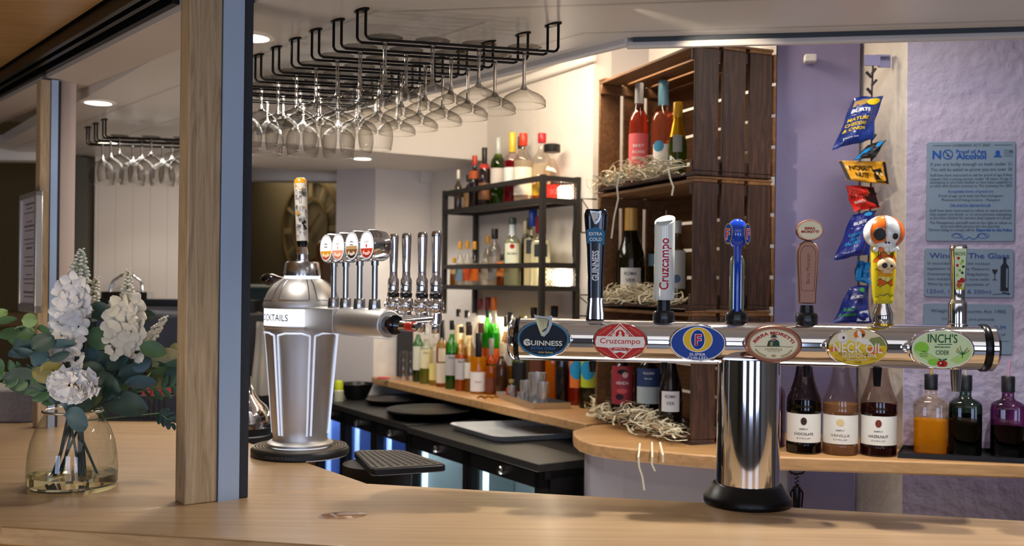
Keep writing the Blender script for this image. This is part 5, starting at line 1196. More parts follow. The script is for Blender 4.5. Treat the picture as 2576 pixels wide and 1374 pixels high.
# ------------------------------------------------------------------ black metal wall rack with two baskets
UF = V2(.133, 4.56); UL, UD = 1.02, .215
UX = basis((UF.x, UF.y, 0), (D2.x, D2.y, 0), (N2.x, N2.y, 0), (0, 0, 1))
rk = thing('bottle_rack', 'black angle-iron bottle rack with mesh baskets on the white wall', 'rack', (0, 0, 0)); iron = mat('rack_iron', '#2b2826', .55, .1)
def bar(k, x0, x1, y0, y1, z0, z1): k.box(x0, x1, y0, y1, z0, z1)
w_ = .024
for (x, y) in ((0, 0), (UL - w_, 0), (0, UD - w_), (UL - w_, UD - w_)):
    k = MB(); k.M = UX; k.box(x, x + w_, y, y + w_, 1.50, 2.170); k.build('upright', iron, rk)
T1, T2 = 2.063, 1.655
for zb, zt in ((T1, 2.166), (T2, 1.765)):
    k = MB(); k.M = UX
    for z0 in ((zb - .022, zt - .024) if zt - zb > .05 else (zb,)):
        k.box(w_, UL - w_, 0, w_, z0, z0 + .024); k.box(w_, UL - w_, UD - w_, UD, z0, z0 + .024); k.box(0, w_, w_, UD - w_, z0, z0 + .024); k.box(UL - w_, UL, w_, UD - w_, z0, z0 + .024)
    k.build('rail', iron, rk)
    if zt - zb > .05:
        k = MB(); k.M = UX; k.box(.01, UL - .01, .01, UD - .01, zb - .006, zb); k.build('shelf_plate', mat('rack_shelf', '#6e655c', .5, .2), rk)
        k = MB(); k.M = UX; nx = 9
        for i in range(-5, nx + 5):
            for s1 in (-1, 1):
                y0 = w_ + (UD - 2 * w_) * i / nx; a = Vector((.006, y0, zb)); b_ = Vector((.006, y0 + s1 * .085, zt - .01))
                lo, hi = w_, UD - w_
                def cl(P, Q):
                    ts = [0.0, 1.0]; dy = Q.y - P.y
                    t0, t1 = sorted(((lo - P.y) / dy, (hi - P.y) / dy)); t0, t1 = max(0, t0), min(1, t1)
                    return (P.lerp(Q, t0), P.lerp(Q, t1)) if t1 - t0 > .03 else None
                c2 = cl(a, b_)
                if c2: k.tube(c2, .0016, 4)
        k.build('end_mesh', iron, rk)
k = MB(); k.M = UX; k.tube([(-.004, UD - .03, 2.05), (-.01, UD - .05, 1.9), (-.006, UD - .045, 1.8), (-.004, UD - .015, 1.68)], .003, 6); tag(k.build('cable', black_plastic), 'thin black cable hanging down the right end of the bottle rack', 'cable')
puck = mat('puck_light', '#ffffff', .4, emit=9.0, ecol='#fff2d8')
for z, nm in ((T1, 'upper'), (T2, 'lower')):
    t = thing('rack_light', 'small bright light block behind the %s mesh basket' % nm, 'light', tuple(UX @ Vector((.044, UD - .058, z + .0015))), math.atan2(D2.y, D2.x))
    k = MB(); k.box(-.018, .026, -.024, .028, 0, .062); k.build('lamp', puck, t, bevel=.006)
    l = bpy.data.lights.new('rack_glow', 'POINT'); l.energy = 3.2; l.color = WARM; l.shadow_soft_size = .03; lo = bpy.data.objects.new('rack_glow', l); COL.objects.link(lo); lo.location = tuple(UX @ Vector((.16, UD - .03, z + .05)))
def tier(z): return lambda q: (tuple(UF + N2 * q), tuple(D2))
TQ = {T1: [], T2: []}
def rb_(px, w, yt, z, q, label, shape, glass, *a, **kw):
    p = online(px, 600, tuple(UF + N2 * q), tuple(D2)); R = w * p.y / 5000 * 1.12
    TQ[z].append([V2(p.x, p.y), R * (1.14 if kw.get('sq') else 1.0), px, yt, (label, shape, glass), a, kw])
GT, GM = 'bottles in the top basket', 'bottles in the lower basket'
rb_(1146, 18, 428, T1, .07, 'little dark bottle with a bright cap at the far end of the top basket', 'stubby', '#4a3a30', None, 0, ('#efe9d8', .78, 1.3), None, group=GT, solid=True)
rb_(1166, 22, 440, T1, .13, 'short dark bottle with a tan label at the far end of the top basket', 'stubby', '#2c2024', None, 0, ('#2a2022', .8, 1.2), ('#b08a5c', .1, .55), group=GT, solid=True)
rb_(1192, 26, 392, T1, .06, 'dark bottle with a bright red collar in the top basket', 'spirit', '#24181a', None, 0, ('#c23a24', .82, 1.2), ('#b5562a', .55, .70), group=GT, solid=True)
rb_(1217, 27, 372, T1, .07, 'tall black bottle with a black and red capsule in the top basket', 'wine', '#2a1c1c', None, 0, ('#1c1718', .72, 1.15), ('#8a5a3a', .12, .40), group=GT, solid=True, foil=('#b5342a', .64, .72))
rb_(1250, 34, 346, T1, .12, 'green wine bottle with a silver-grey top in the top basket', 'wine', '#7a9a1c', '#5a7a10', .70, ('#b9bdb8', .72, 1.15), ('#e0d8d0', .30, .55), group=GT)
rb_(1274, 40, 334, T1, .05, 'ruby red liqueur bottle with a tall yellow cap in the top basket', 'broad', '#f0d8d8', '#a01828', .60, ('#d2b23a', .72, 1.45), ('#d6dedd', .26, .50), group=GT)
rb_(1308, 36, 344, T1, .13, 'clear bottle with a dark brown cap in the top basket', 'spirit', '#efe8dc', '#ece2cc', .55, ('#4a362e', .82, 1.25), ('#e6dcc0', .15, .5), group=GT)
rb_(1328, 42, 336, T1, .10, 'frosted white bottle with a bright red cap, left of two', 'spirit', '#efe9df', '#f0e8d8', .6, ('#c9341c', .82, 1.2), ('#efe7d2', .1, .5), group=GT)
rb_(1371, 42, 336, T1, .15, 'clear bottle with a crimson cap, right of two in the top basket', 'spirit', '#efe9df', '#efe8d6', .55, ('#b21f28', .86, 1.2), None, group=GT)
rb_(1352, 30, 440, T1, .05, 'short bottle with a yellow label by the corner of the top basket', 'stubby', '#d8b03a', '#d8901c', .5, ('#d8c9a8', .8, 1.1), ('#e8b01c', .15, .6), group=GT)
rb_(1402, 40, 364, T1, .12, 'square clear bottle with a flat black square stopper at the near end', 'decanter', '#efe9df', '#d8401c', .28, ('#1c1a17', .86, 3.0), None, group=GT, sq=3.0)
bt_q = [(1139, 18, 648, .05, 'tiny jar with a gold lid at the far end of the lower basket', 'stubby', '#cfae6a', '#b98a2a', .4, ('#c9962a', .8, 1.3), None, {}),
 (1158, 20, 608, .06, 'clear gin bottle with a black-topped amber stopper, left of three', 'stubby', '#f0ece4', '#f2eee4', .5, ('#d89a2a', .82, 1.3), ('#8aa8b8', .1, .45), {'foil': ('#2a1f18', .97, 1.0)}),
 (1176, 20, 607, .08, 'clear gin bottle with a black-topped amber stopper, middle of three', 'stubby', '#f0ece4', '#f2eee4', .5, ('#d89a2a', .82, 1.3), ('#d8562a', .1, .45), {'foil': ('#2a1f18', .97, 1.0)}),
 (1194, 20, 608, .06, 'clear gin bottle with a black-topped amber stopper, right of three', 'stubby', '#f0ece4', '#f2eee4', .5, ('#d89a2a', .82, 1.3), ('#e8701c', .1, .45), {'foil': ('#2a1f18', .97, 1.0)}),
 (1227, 30, 593, .12, 'round-shouldered clear bottle with a cork in the lower basket', 'decanter', '#eae4da', '#efe8dc', .5, ('#d89a4a', .84, 1.2), None, {}),
 (1244, 30, 576, .06, 'clear bottle with a black pourer and grey label in the lower basket', 'spirit', '#eae4da', '#efe8dc', .5, ('#242020', .82, 1.35), ('#8a847c', .1, .40), {}),
 (1265, 26, 640, .05, 'short bottle with an orange label beside the white rum', 'stubby', '#d8a85a', '#c8781c', .3, ('#3a2a22', .8, 1.1), ('#e8863a', .30, .75), {}),
 (1286, 38, 548, .06, 'white rum bottle with a red roundel over its name', 'spirit', '#e8ecd8', '#eef0d8', .68, ('#4a5046', .90, 1.2), ('#dfe4cf', .28, .62, 1.0), {'foil': ('#c9d4d6', .74, .90), 'text': [('*', .575, .012, '#a8322a', .012), ('BACARDI', .47, .011, '#3a3c34', .05)]}),
 (1309, 20, 556, .10, 'tall slim olive bottle with a cream capsule in the lower basket', 'slim', '#8a7a2a', '#7a6a1c', .72, ('#e6d4a8', .80, 1.1), None, {}),
 (1325, 22, 548, .12, 'tall green-gold bottle with a black cap in the lower basket', 'slim', '#8a8a3a', '#8a7a22', .72, ('#1e1c1a', .84, 1.15), None, {}),
 (1345, 40, 528, .10, 'clear bottle with a bright blue capsule behind the corner upright', 'spirit', '#eeeadc', '#efead8', .62, ('#22409a', .78, 1.25), ('#2a3038', .42, .60, .8), {}),
 (1384, 46, 546, .09, 'broad clear bottle with a burgundy neck and black pourer at the near end', 'broad', '#efeee2', '#f0eedc', .66, ('#7a1c28', .76, 1.9), ('#33363a', .42, .60, .8), {'sq': 1.5, 'text': [('*', .51, .012, '#c42a22', .010, .012)]})]
for px, w, yt, q_, lb, shp, gls, lq, fl, cp, la, kw in bt_q: rb_(px, w, yt, T2, q_, lb, shp, gls, lq, fl, cp, la, group=GM, **kw)
for z in (T1, T2):
    settle(TQ[z], lambda q: .027, lambda q: UD - .027, .088, UL - .03, UF, D2, N2)
    for p, R, px, yt, ar, a, kw in TQ[z]: bottle(ar[0], (p.x, p.y, z + .0005), R / (1.14 if kw.get('sq') else 1.0), at(px, yt, p.y).z - z, ar[1], ar[2], *a, **kw)
# white switch box on the end wall, wall-lamp frames beside the crates
p = online(1076, 440, tuple(wE), tuple(N2)); k = MB(); k.box(-.06, .06, -.035, 0, -.052, .052); k.box(-.012, .03, -.038, -.034, -.006, .0, 0, T(0, 0, .012, ry=.5))
tag(k.build('switch_box', mat('switch_white', '#dcd6cc', .4), loc=(p.x, p.y, p.z), rz=math.atan2(N2.y, N2.x), bevel=.004), 'square white switch box high on the wall left of the bottle rack', 'switch')
for z0, z1, px, nm in ((585, 500, 1462, 'upper'), (795, 742, 1452, 'lower')):
    p = at(px, z0, 4.50); h = at(px, z1, 4.50).z - p.z; t = thing('wire_bracket', '%s thin wire bracket between the bottle rack and the crates' % nm, 'bracket', tuple(p))
    k = MB(); k.tube([(0, 0, 0), (0, 0, h), (.07, .02, h)], .004, 6); k.tube([(0, 0, 0), (.09, .02, 0)], .004, 6); k.tube([(0, 0, h), (.05, .08, h * .6)], .003, 6); k.build('wire', mat('wire_bronze', '#4d4136', .4, .6), t)

l = bpy.data.lights.new('shelf_glow', 'AREA'); l.energy = 5; l.color = WARM; l.shape = 'RECTANGLE'; l.size = .9; l.size_y = .04
lo = bpy.data.objects.new('shelf_glow', l); COL.objects.link(lo); q_ = WL + D2 * 1.15 - N2 * .03; lo.location = (q_.x, q_.y, 1.50)
lo.rotation_euler = Matrix((( D2.x, N2.x * .5, N2.x * .5), (D2.y, N2.y * .5, N2.y * .5), (0, -.866, .866))).to_3x3().normalized().to_euler() if False else (.35, 0, math.atan2(D2.y, D2.x))

# ------------------------------------------------------------------ three dark crates used as shelves
dk = wood('crate_dark', '#22130e', '#5a3a2c', (16, 16, 1.5), rough=.62, rings=3.0, c3='#3a241b')
dk_in = wood('crate_inside', '#5a3a20', '#8a5f36', (1.4, 16, 16), rough=.6, rings=1.0, c3='#724d2b')
KN = V2(.628, 3.455); kx = V2(-.375, .927).normalized(); ky = V2(kx.y, -kx.x)        # along the opening, into the crate
CL, CD, CH = .74, .33, .462
levels = [ZC + .001, ZC + .001 + .470, ZC + .001 + .941]
cn = ['bottom', 'middle', 'top']
KX = lambda z: basis((KN.x, KN.y, z), (kx.x, kx.y, 0), (ky.x, ky.y, 0), (0, 0, 1))
for i, z in enumerate(levels):
    t = thing('wooden_crate', '%s dark-stained slatted crate of the stack, lying on its side' % cn[i], 'crate', (KN.x, KN.y, z), math.atan2(kx.y, kx.x), 'stacked dark crates')
    th = .013
    def part(name, boxes, m, **kw):
        k = MB()
        for b_ in boxes: k.box(*b_)
        k.build(name, m, t, bevel=.002, seg=1)
    # local: x along the opening, -y into the crate
    part('near_side', [(0, th, -(.002 + j * .113 + .096), -(.002 + j * .113), .016, CH - .016) for j in range(3)] + [(th, th + .016, -CD, -.0, .016 + q, .056 + q) for q in (0, CH - .072)], dk)
    part('far_side', [(CL - th, CL, -(.002 + j * .113 + .096), -(.002 + j * .113), .016, CH - .016) for j in range(3)] + [(CL - th - .016, CL - th, -CD, -.0, .016 + q, .056 + q) for q in (0, CH - .072)], dk_in)
    part('back', [(0, CL, -CD - th, -CD, .012 + j * .113, .012 + j * .113 + .100) for j in range(4)], dk_in)
    part('top', [(0, CL, -(.002 + j * .113 + .096), -(.002 + j * .113), CH - .015, CH - .003) for j in range(3)] + [(0, .05, -CD, 0, CH - .003, CH + .006), (CL - .05, CL, -CD, 0, CH - .003, CH + .006)], dk_in if i == 2 else dk_in)
    part('bottom', [(0, CL, -(.002 + j * .113 + .096), -(.002 + j * .113), .003, .015) for j in range(3)] + [(0, .05, -CD, 0, 0, .003), (CL - .05, CL, -CD, 0, 0, .003)], dk)
# pale shredded-wood filling
straw_m = mat('straw', '#cfc6ac', .7)
random.seed(21)
def straw(z, px0, px1, py, label, n, seed, hang_pts=()):
    random.seed(seed); k = MB()
    def P(px, dep, h): p = online(px, py, tuple(KN + ky * dep), tuple(kx)); return Vector((p.x, p.y, z + h))
    for i in range(n):
        c = P(random.uniform(px0, px1), random.uniform(-.07, .20), 0); f = 1 - abs((c.x - P(px0, 0, 0).x) / (P(px1, 0, 0).x - P(px0, 0, 0).x + 1e-9) - .5) * 1.2
        c.z += random.uniform(.004, .075 * max(.3, f)); a = random.uniform(0, PI); L = random.uniform(.05, .12); d = Vector((math.cos(a), math.sin(a), random.uniform(-.35, .35))); b = Vector((random.uniform(-1, 1), random.uniform(-1, 1), random.uniform(-.6, .8))).normalized() * L * random.uniform(.1, .4)
        pts = [c + d * (t - .5) * L + b * (1 - (2 * t - 1) ** 2) for t in (0, .25, .5, .75, 1)]
        for p in pts: p.z = max(p.z, z + .002 if (V2(p.x, p.y) - KN).dot(ky) > -.01 else z - .02)
        sd = d.cross(Vector((0, 0, 1))).normalized() * .0028 + Vector((0, 0, random.uniform(-.0018, .0018)))
        ids = [(k._v(p - sd), k._v(p + sd)) for p in pts]
        for q, r in zip(ids, ids[1:]): k.face((q[0], q[1], r[1], r[0]))
    for hp in hang_pts:
        pts = [at(x, y, Yh) for x, y, Yh in hp]; sd = Vector((.0032, 0, 0))
        ids = [(k._v(p - sd), k._v(p + sd)) for p in pts]
        for q, r in zip(ids, ids[1:]): k.face((q[0], q[1], r[1], r[0]))
    tag(k.build('straw_bedding', straw_m), label, 'straw', 'straw in the crates', 'stuff')
straw(levels[2] + .016, 1505, 1705, 430, 'pale wood straw under the rose wine in the top crate', 560, 1, [[(1560, 430, 3.60), (1552, 470, 3.58), (1555, 500, 3.58), (1545, 545, 3.58), (1538, 600, 3.58)], [(1680, 420, 3.42), (1686, 450, 3.41), (1694, 470, 3.41), (1690, 492, 3.41)], [(1600, 425, 3.50), (1620, 436, 3.47), (1625, 448, 3.46)]])
straw(levels[1] + .016, 1510, 1705, 770, 'pale wood straw under the white wine in the middle crate', 520, 2)
straw(levels[0] + .016, 1490, 1705, 1085, 'pale wood straw spilling from the bottom crate over the curved shelf', 620, 3, [[(1610, 1115, 3.36), (1606, 1150, 3.30), (1608, 1175, 3.30), (1616, 1200, 3.30), (1621, 1234, 3.30)], [(1640, 1112, 3.34), (1641, 1150, 3.28), (1640, 1168, 3.28), (1648, 1186, 3.28)], [(1660, 1112, 3.33), (1668, 1145, 3.27), (1668, 1164, 3.27)]])
WL_ = (tuple(KN + ky * .10), tuple(kx)); WL2 = (tuple(KN + ky * .17), tuple(kx))
def cb_(px, w, yt, lev, line, label, *a, **kw): return bt(px, 0, w, yt, label, *a, base=levels[lev] + .0165, line=line, **kw)
GW = 'wine bottles in the crates'
cb_(1600, 50, 210, 2, WL_, 'rose bottle with a silver cap and coral pink label in the top crate', 'wine', '#e8a08a', '#e08468', .72, ('#c9c6c2', .80, 1.12), ('#e0666a', .05, .50, 1.3), group=GW, text=[('BEST', .38, .011, '#f0e4e0', .045), ('ROSE', .32, .011, '#f0e4e0', .05), ('DINING', .26, .011, '#f0e4e0', .055), ('ROOM', .20, .010, '#a8323a', .045)])
cb_(1661, 60, 204, 2, WL2, 'rose bottle with a pale blue capsule and blue roundel label in the top crate', 'wine', '#eec0a8', '#e8a07c', .70, ('#86bcd0', .76, 1.14), ('#eeeae2', .08, .38, .9), group=GW, text=[('*', .36, .022, '#4a8fb8', .022, -.018)])
cb_(1698, 47, 258, 2, (tuple(KN + ky * .11), tuple(kx)), 'sparkling wine bottle with gold foil in the top crate', 'champ', '#9aa81c', '#8a9a10', .52, ('#d8a01c', .80, 1.1), None, group=GW, foil=('#d8a01c', .54, .82, .9), lab2=('#a8a89a', .34, .56, .5))
cb_(1584, 72, 524, 1, WL_, 'white wine bottle with a gold cap and plain white label in the middle crate', 'burgundy', '#5a5a18', '#6a6a18', .62, ('#c89a4a', .76, 1.16), ('#dedad4', .08, .36, .75), group=GW, text=[('ROMA', .30, .014, '#4d4a48', .05), ('VER', .23, .014, '#4d4a48', .04)])
cb_(1652, 50, 560, 1, (tuple(KN + ky * .22), tuple(kx)), 'olive bottle half hidden behind the white tap handle', 'burgundy', '#8a8a1c', '#a8a010', .55, ('#2a6aa0', .85, 1.1), ('#8fb4c4', .45, .60), group=GW)
cb_(1700, 52, 556, 1, WL_, 'pale bottle with a tall white label at the right of the middle crate', 'burgundy', '#a8a05a', '#a89a4a', .66, ('#c9c4b4', .85, 1.1), ('#d6d2c6', .18, .64, .9), group=GW, text=[('*', .30, .016, '#5a7a9a', .014)])
cb_(1566, 60, 872, 0, (tuple(KN + ky * .035), tuple(kx)), 'red wine bottle with a red patterned label in the bottom crate', 'wine', '#0f0a0c', None, 0, ('#1a1416', .85, 1.1), ('#9a2e38', .22, .74, 1.0), group=GW, solid=True, text=[('*', .66, .010, '#1c1a1e', .02), ('*', .62, .012, '#d8b0a8', .012, .012), ('VENDA', .51, .012, '#e6dcd4', .052), ('*', .40, .010, '#d05a5a', .022), ('*', .32, .012, '#33242e', .016, -.01)])
cb_(1632, 66, 868, 0, (tuple(KN + ky * .11), tuple(kx)), 'dark wine bottle with a navy label above a painted mountain', 'wine', '#0f0a0c', None, 0, ('#1a1416', .85, 1.1), ('#28406e', .46, .70, 1.0), group=GW, solid=True, text=[('VILLARD', .64, .009, '#dfe4ea', .045), ('Merlot', .57, .006, '#dfe4ea', .03)], lab2=('#b9c4c8', .24, .46, 1.0))
cb_(1688, 60, 868, 0, (tuple(KN + ky * .075), tuple(kx)), 'dark sloping-shouldered bottle with a small white label in the bottom crate', 'burgundy', '#100b0d', None, 0, ('#1a1416', .85, 1.1), ('#dcdadf', .22, .46, .8), group=GW, solid=True, text=[('ROMA', .40, .012, '#5a5a66', .04), ('VER', .32, .012, '#5a5a66', .032)])

# ------------------------------------------------------------------ right shelf: syrups, cordials, mat
GS = 'coffee syrups on the right shelf'
def syrup(px, yb, w, label, glass, liq, name, dcol, ncol, drop=True):
    p = onz(px, yb, ZC); R = w * p.y / 5000 * .955; H = .365
    tx = [(name, .185, .0085, ncol, .062), ('SYRUP', .145, .005, '#8a8784', .045), ('SIMPLY', .23, .0055, '#6d6a68', .028)]
    if drop: tx += [('*', .300, .013, dcol, .010)]
    else: tx += [('*', .300, .012, dcol, .013)]
    t = bottle(label, (p.x, p.y, ZC + .0005), R, H, 'syrup', glass, liq, .46, ('#33353a', .955, 1.15), ('#d8d6d0', .105, .365, 1.45), group=GS, text=tx)
syrup(2021, 1137, 89, 'chocolate syrup bottle, almost black, with a cream label', '#4a3238', '#1c0f14', 'CHOCOLATE', '#3a2a26', '#2c2a2c')
syrup(2113, 1141, 92, 'vanilla syrup bottle, pale brown, with a cream label', '#e6d8ca', '#c09a74', 'VANILLA', '#cdb88a', '#8a7a66', False)
syrup(2209, 1144, 94, 'hazelnut syrup bottle, dark reddish brown, with a cream label', '#c9b6b2', '#4a1e22', 'HAZELNUT', '#6a3428', '#2c2a2c')
p = onz(1950, 1128, ZC); bottle('purple bottle mostly hidden behind the fount column', (p.x, p.y + .05, ZC + .0005), .045, .30, 'spirit', '#2e1034', None, 0, ('#1a1a1a', .9, 1.1), solid=True)
mtp = [onz2(2258, 1153), onz2(2700, 1173), onz2(2700, 1150), onz2(2272, 1133)]
k = MB(); k.prism(mtp, ZC + .0005, ZC + .006, 0); ids = [k._v((*xy, ZC + .018)) for xy in mtp]; base = [k._v((*xy, ZC + .004)) for xy in mtp]
for i in range(4): k.face((base[i], base[(i + 1) % 4], ids[(i + 1) % 4], ids[i]), 0)
bm_ = tag(k.build('bar_mat', mat('mat_black', '#141416', .35, coat=.2), bevel=0), 'black rimmed bar mat under the three cordial bottles', 'mat')
GCd = 'cordials with pourers on the black mat'
def cordial(px, yb, w, label, glass, liq, fill, pc):
    p = onz(px, yb, ZC + .006); R = w * p.y / 5000 * .95
    bottle(label, (p.x, p.y, ZC + .0065), R, .262, 'cordial', glass, liq, fill, ('#1c1d20', .80, 1.12), None, group=GCd, sq=2.2, sy=.8, pour=pc)
cordial(2340, 1138, 84, 'orange juice coloured cordial bottle on the black mat', '#f4e4c4', '#f8bc28', .42, '#c9a25a')
cordial(2427, 1141, 82, 'dark green cordial bottle on the black mat', '#2c4a34', '#0f2a1c', .50, '#c9c0b4')
cordial(2534, 1146, 84, 'dark purple cordial bottle at the far right of the black mat', '#7a2a6a', '#14101c', .36, '#c9a0b8')
# corkscrew
p = at(2005, 1182, 3.30); p.z = ZC - .0502; t = thing('corkscrew', 'winged metal corkscrew hanging under the right shelf beside the fount column', 'corkscrew', tuple(p))
dark_st = mat('dark_steel', '#3a3a40', .25, 1.0)
k = MB(); k.tube([(-.025, 0, 0), (-.02, 0, -.012), (0, 0, -.016), (.02, 0, -.012), (.025, 0, 0)], .004, 8); k.build('handle', dark_st, t)
k = MB(); k.tube([(.006 * math.cos(i * .9), .006 * math.sin(i * .9), -.014 - i * .0018) for i in range(26)], .0022, 6); k.build('worm', dark_st, t)
k = MB(); k.lathe([(.012, -.125), (.013, -.06), (.010, -.056)], 18); k.build('barrel', dark_st, t)
for s1 in (-1, 1):
    k = MB(); k.tube([(s1 * .012, 0, -.065), (s1 * .020, 0, -.078), (s1 * .017, 0, -.125)], .0032, 8); k.build('lever', dark_st, t)

# ------------------------------------------------------------------ signs on the lilac wall
sp, sdv = V2(1.356, 3.43), (V2(3.3, 3.12) - V2(1.356, 3.43)).normalized(); sn = V2(sdv.y, -sdv.x)
def sign(x0, y0, x1, y1, label):
    o = sp + sn * .008; a = online(x0, y0, tuple(o), tuple(sdv)); c = online(x1, y1, tuple(o), tuple(sdv)); b_ = online(x0, y1, tuple(o), tuple(sdv))
    w = (V2(c.x, c.y) - V2(a.x, a.y)).length; zt = (a.z + online(x1, y0, tuple(o), tuple(sdv)).z) / 2; zb = (b_.z + c.z) / 2
    m_ = (a + c) / 2; t = thing('notice_sign', label, 'sign', (m_.x, m_.y, (zt + zb) / 2), math.atan2(sdv.y, sdv.x), 'metal notices on the lilac wall')
    h = zt - zb; k = MB(); k.prism(rounded([(-w / 2, -h / 2), (w / 2, -h / 2), (w / 2, h / 2), (-w / 2, h / 2)], .008, 3), 0, .006, 0, X=basis((0, .007, 0), (1, 0, 0), (0, 0, 1), (0, -1, 0))); k.build('plate', mat('sign_metal', '#6f8194', .45, .0), t, bevel=.001, seg=1)
    return t, w, h
DB, GB = '#1f4a94', '#3a4a58'
t, w, h = sign(2333, 357, 2552, 607, 'large blue-grey age and alcohol notice, topmost of three signs')
k = MB(); D = .0005; H2 = h / 2
def row(s, f, sz, c, ww, x=0, **kw): k.text(s, x, H2 - f * h, sz, c, D, w=ww, **kw)
row('LICENSING ACT 2003', .033, .0085, 1, w * .42); k.line([(-w * .44, H2 - .034 * h), (-w * .23, H2 - .034 * h)], .0016, 1, D); k.line([(w * .26, H2 - .034 * h), (w * .46, H2 - .034 * h)], .0016, 1, D)
row('N', .125, .028, 0, w * .10, -w * .39, bold=.03); k.ring(-w * .265, H2 - .125 * h, .017, .017, .0032, 0, D); k.line([(-w * .265 - .011, H2 - .125 * h + .011), (-w * .265 + .011, H2 - .125 * h - .011)], .003, 0, D)
k.art([(-w * .265 - .004, H2 - .145 * h), (-w * .265 + .004, H2 - .145 * h), (-w * .265 + .001, H2 - .115 * h), (-w * .265 - .001, H2 - .115 * h)], 1, D)
row('Proof of Age', .095, .012, 0, w * .34, 0, bold=.015); row('Alcohol', .142, .020, 0, w * .34, 0, bold=.03)
k.ell(w * .30, H2 - .113 * h, .0075, .009, 0, D, 14); k.art([(w * .25, H2 - .155 * h), (w * .35, H2 - .155 * h), (w * .33, H2 - .137 * h), (w * .27, H2 - .137 * h)], 0, D)
for j in range(4): k.line([(w * .37, H2 - (.085 + .02 * j) * h), (w * .47, H2 - (.088 + .02 * j) * h)], .0014, 1, D)
k.art([(w * .43, H2 - .110 * h), (w * .47, H2 - .110 * h), (w * .47, H2 - .096 * h), (w * .43, H2 - .096 * h)], 1, D * 2)
for s, f, sz, ww, c in (('If you are lucky enough to look under 21', .222, .0115, .92, 1), ('You will be asked to prove you are over 18', .275, .0115, .92, 1), ('Staff have been instructed to ask for proof of age if they', .332, .0095, .93, 1), ('suspect that a young person under 18 years of age is', .370, .0095, .93, 1), ('attempting to purchase alcohol or have been supplied by', .405, .0095, .93, 1), ('an adult with alcohol, contrary to The Licensing Act 2003', .441, .0095, .93, 1), ('Acceptable forms of proof are:', .497, .0098, .52, 0), ('Proof of age card with the Pass hologram', .541, .0095, .73, 1), ('Photocard Driving Licence - Passport', .582, .0095, .66, 1), ('DRUNKEN BEHAVIOUR', .641, .0105, .46, 0), ('Staff have been instructed to refuse to serve persons', .689, .0095, .93, 1), ('they suspect are drunk, or to serve persons attempting', .727, .0095, .93, 1), ('to purchase alcohol for persons they suspect are drunk.', .763, .0095, .93, 1), ('The Management and staff reserve the right to refuse to', .812, .0095, .93, 1), ('serve and admit persons into the premises.', .848, .0095, .68, 1)): row(s, f, sz, c, w * ww)
row('Persons failing to comply will be', .885, .0095, 1, w * .52, -w * .21); row('Reported to the Police', .885, .0098, 0, w * .40, w * .27, bold=.02)
k.line([(-.055 + .11 * i / 24, H2 - .95 * h + .010 * math.sin(i * .52 + .4) * (1 if i < 12 else -1)) for i in range(25)], .0022, 0, D); k.ring(.042, H2 - .945 * h, .020, .009, .0018, 0, D); k.ring(-.042, H2 - .945 * h, .018, .008, .0018, 0, D)
art(t, k, [DB, GB], rough=.5)
t, w, h = sign(2327, 626, 2549, 748, 'middle notice about wine by the glass with a drawn bottle'); k = MB(); H2 = h / 2
row('Wine By The Glass', .14, .019, 0, w * .90, 0, bold=.01)
for s, f in (('In accordance with the revised', .30), ('legislation for quantity Measures', .41), ('(Intoxicating Liquor) Regulations,', .52), ('this establishment now sells', .625), ('Wine by the glass in quantities of', .73)): row(s, f, .0095, 1, w * .70, -w * .12)
row('125ml, 175ml & 250ml', .88, .014, 0, w * .72, -w * .11)
bx = w * .40; k.art([(bx - .013, -H2 + .022), (bx + .013, -H2 + .022), (bx + .013, H2 - .060), (bx + .005, H2 - .048), (bx + .005, H2 - .028), (bx - .005, H2 - .028), (bx - .005, H2 - .048), (bx - .013, H2 - .060)], 2, D); k.art([(bx + .005, -H2 + .034), (bx + .010, -H2 + .034), (bx + .010, H2 - .066), (bx + .005, H2 - .066)], 3, D * 2)
gx = w * .29; k.art([(gx - .010, H2 - .070), (gx - .003, H2 - .085), (gx + .003, H2 - .085), (gx + .010, H2 - .070)], 2, D); k.line([(gx, H2 - .085), (gx, H2 - .104)], .002, 2, D); k.line([(gx - .008, H2 - .105), (gx + .008, H2 - .105)], .002, 2, D); k.line([(w * .27, -H2 + .010), (w * .46, -H2 + .016)], .002, 2, D); k.line([(w * .38, -H2 + .017), (w * .46, -H2 + .012)], .005, 2, D)
art(t, k, ['#33477f', GB, '#23262e', '#6f8194'], rough=.5)
t, w, h = sign(2324, 765, 2547, 890, 'lowest notice about spirit measures, partly behind the fount end'); k = MB(); H2 = h / 2
row('Weights & Measures Act 1985', .14, .0115, 1, w * .84); row('(Unless sold pre-packed)', .30, .009, 1, w * .58); row('GIN VODKA WHISKY RUM', .46, .014, 0, w * .84)
row('are offered for sale in quantities of', .60, .0095, 1, w * .84); row('25ml', .74, .014, 0, w * .3, 0); row('OR MULTIPLES THEREOF', .88, .010, 1, w * .7); k.line([(w * .30, -H2 + .045), (w * .46, -H2 + .045)], .0015, 1, D)
art(t, k, ['#33477f', GB], rough=.5)
# white sensor box high on the purple wall
p = online(2036, 152, (1.012, 3.825), (.298, -.06)); k = MB(); k.box(-.022, .022, -.05, 0, -.014, .014); tag(k.build('sensor_box', mat('sensor_white', '#e6e2de', .4), loc=(p.x, p.y, p.z), rz=-.19, bevel=.004), 'small white sensor box high on the purple wall', 'sensor')

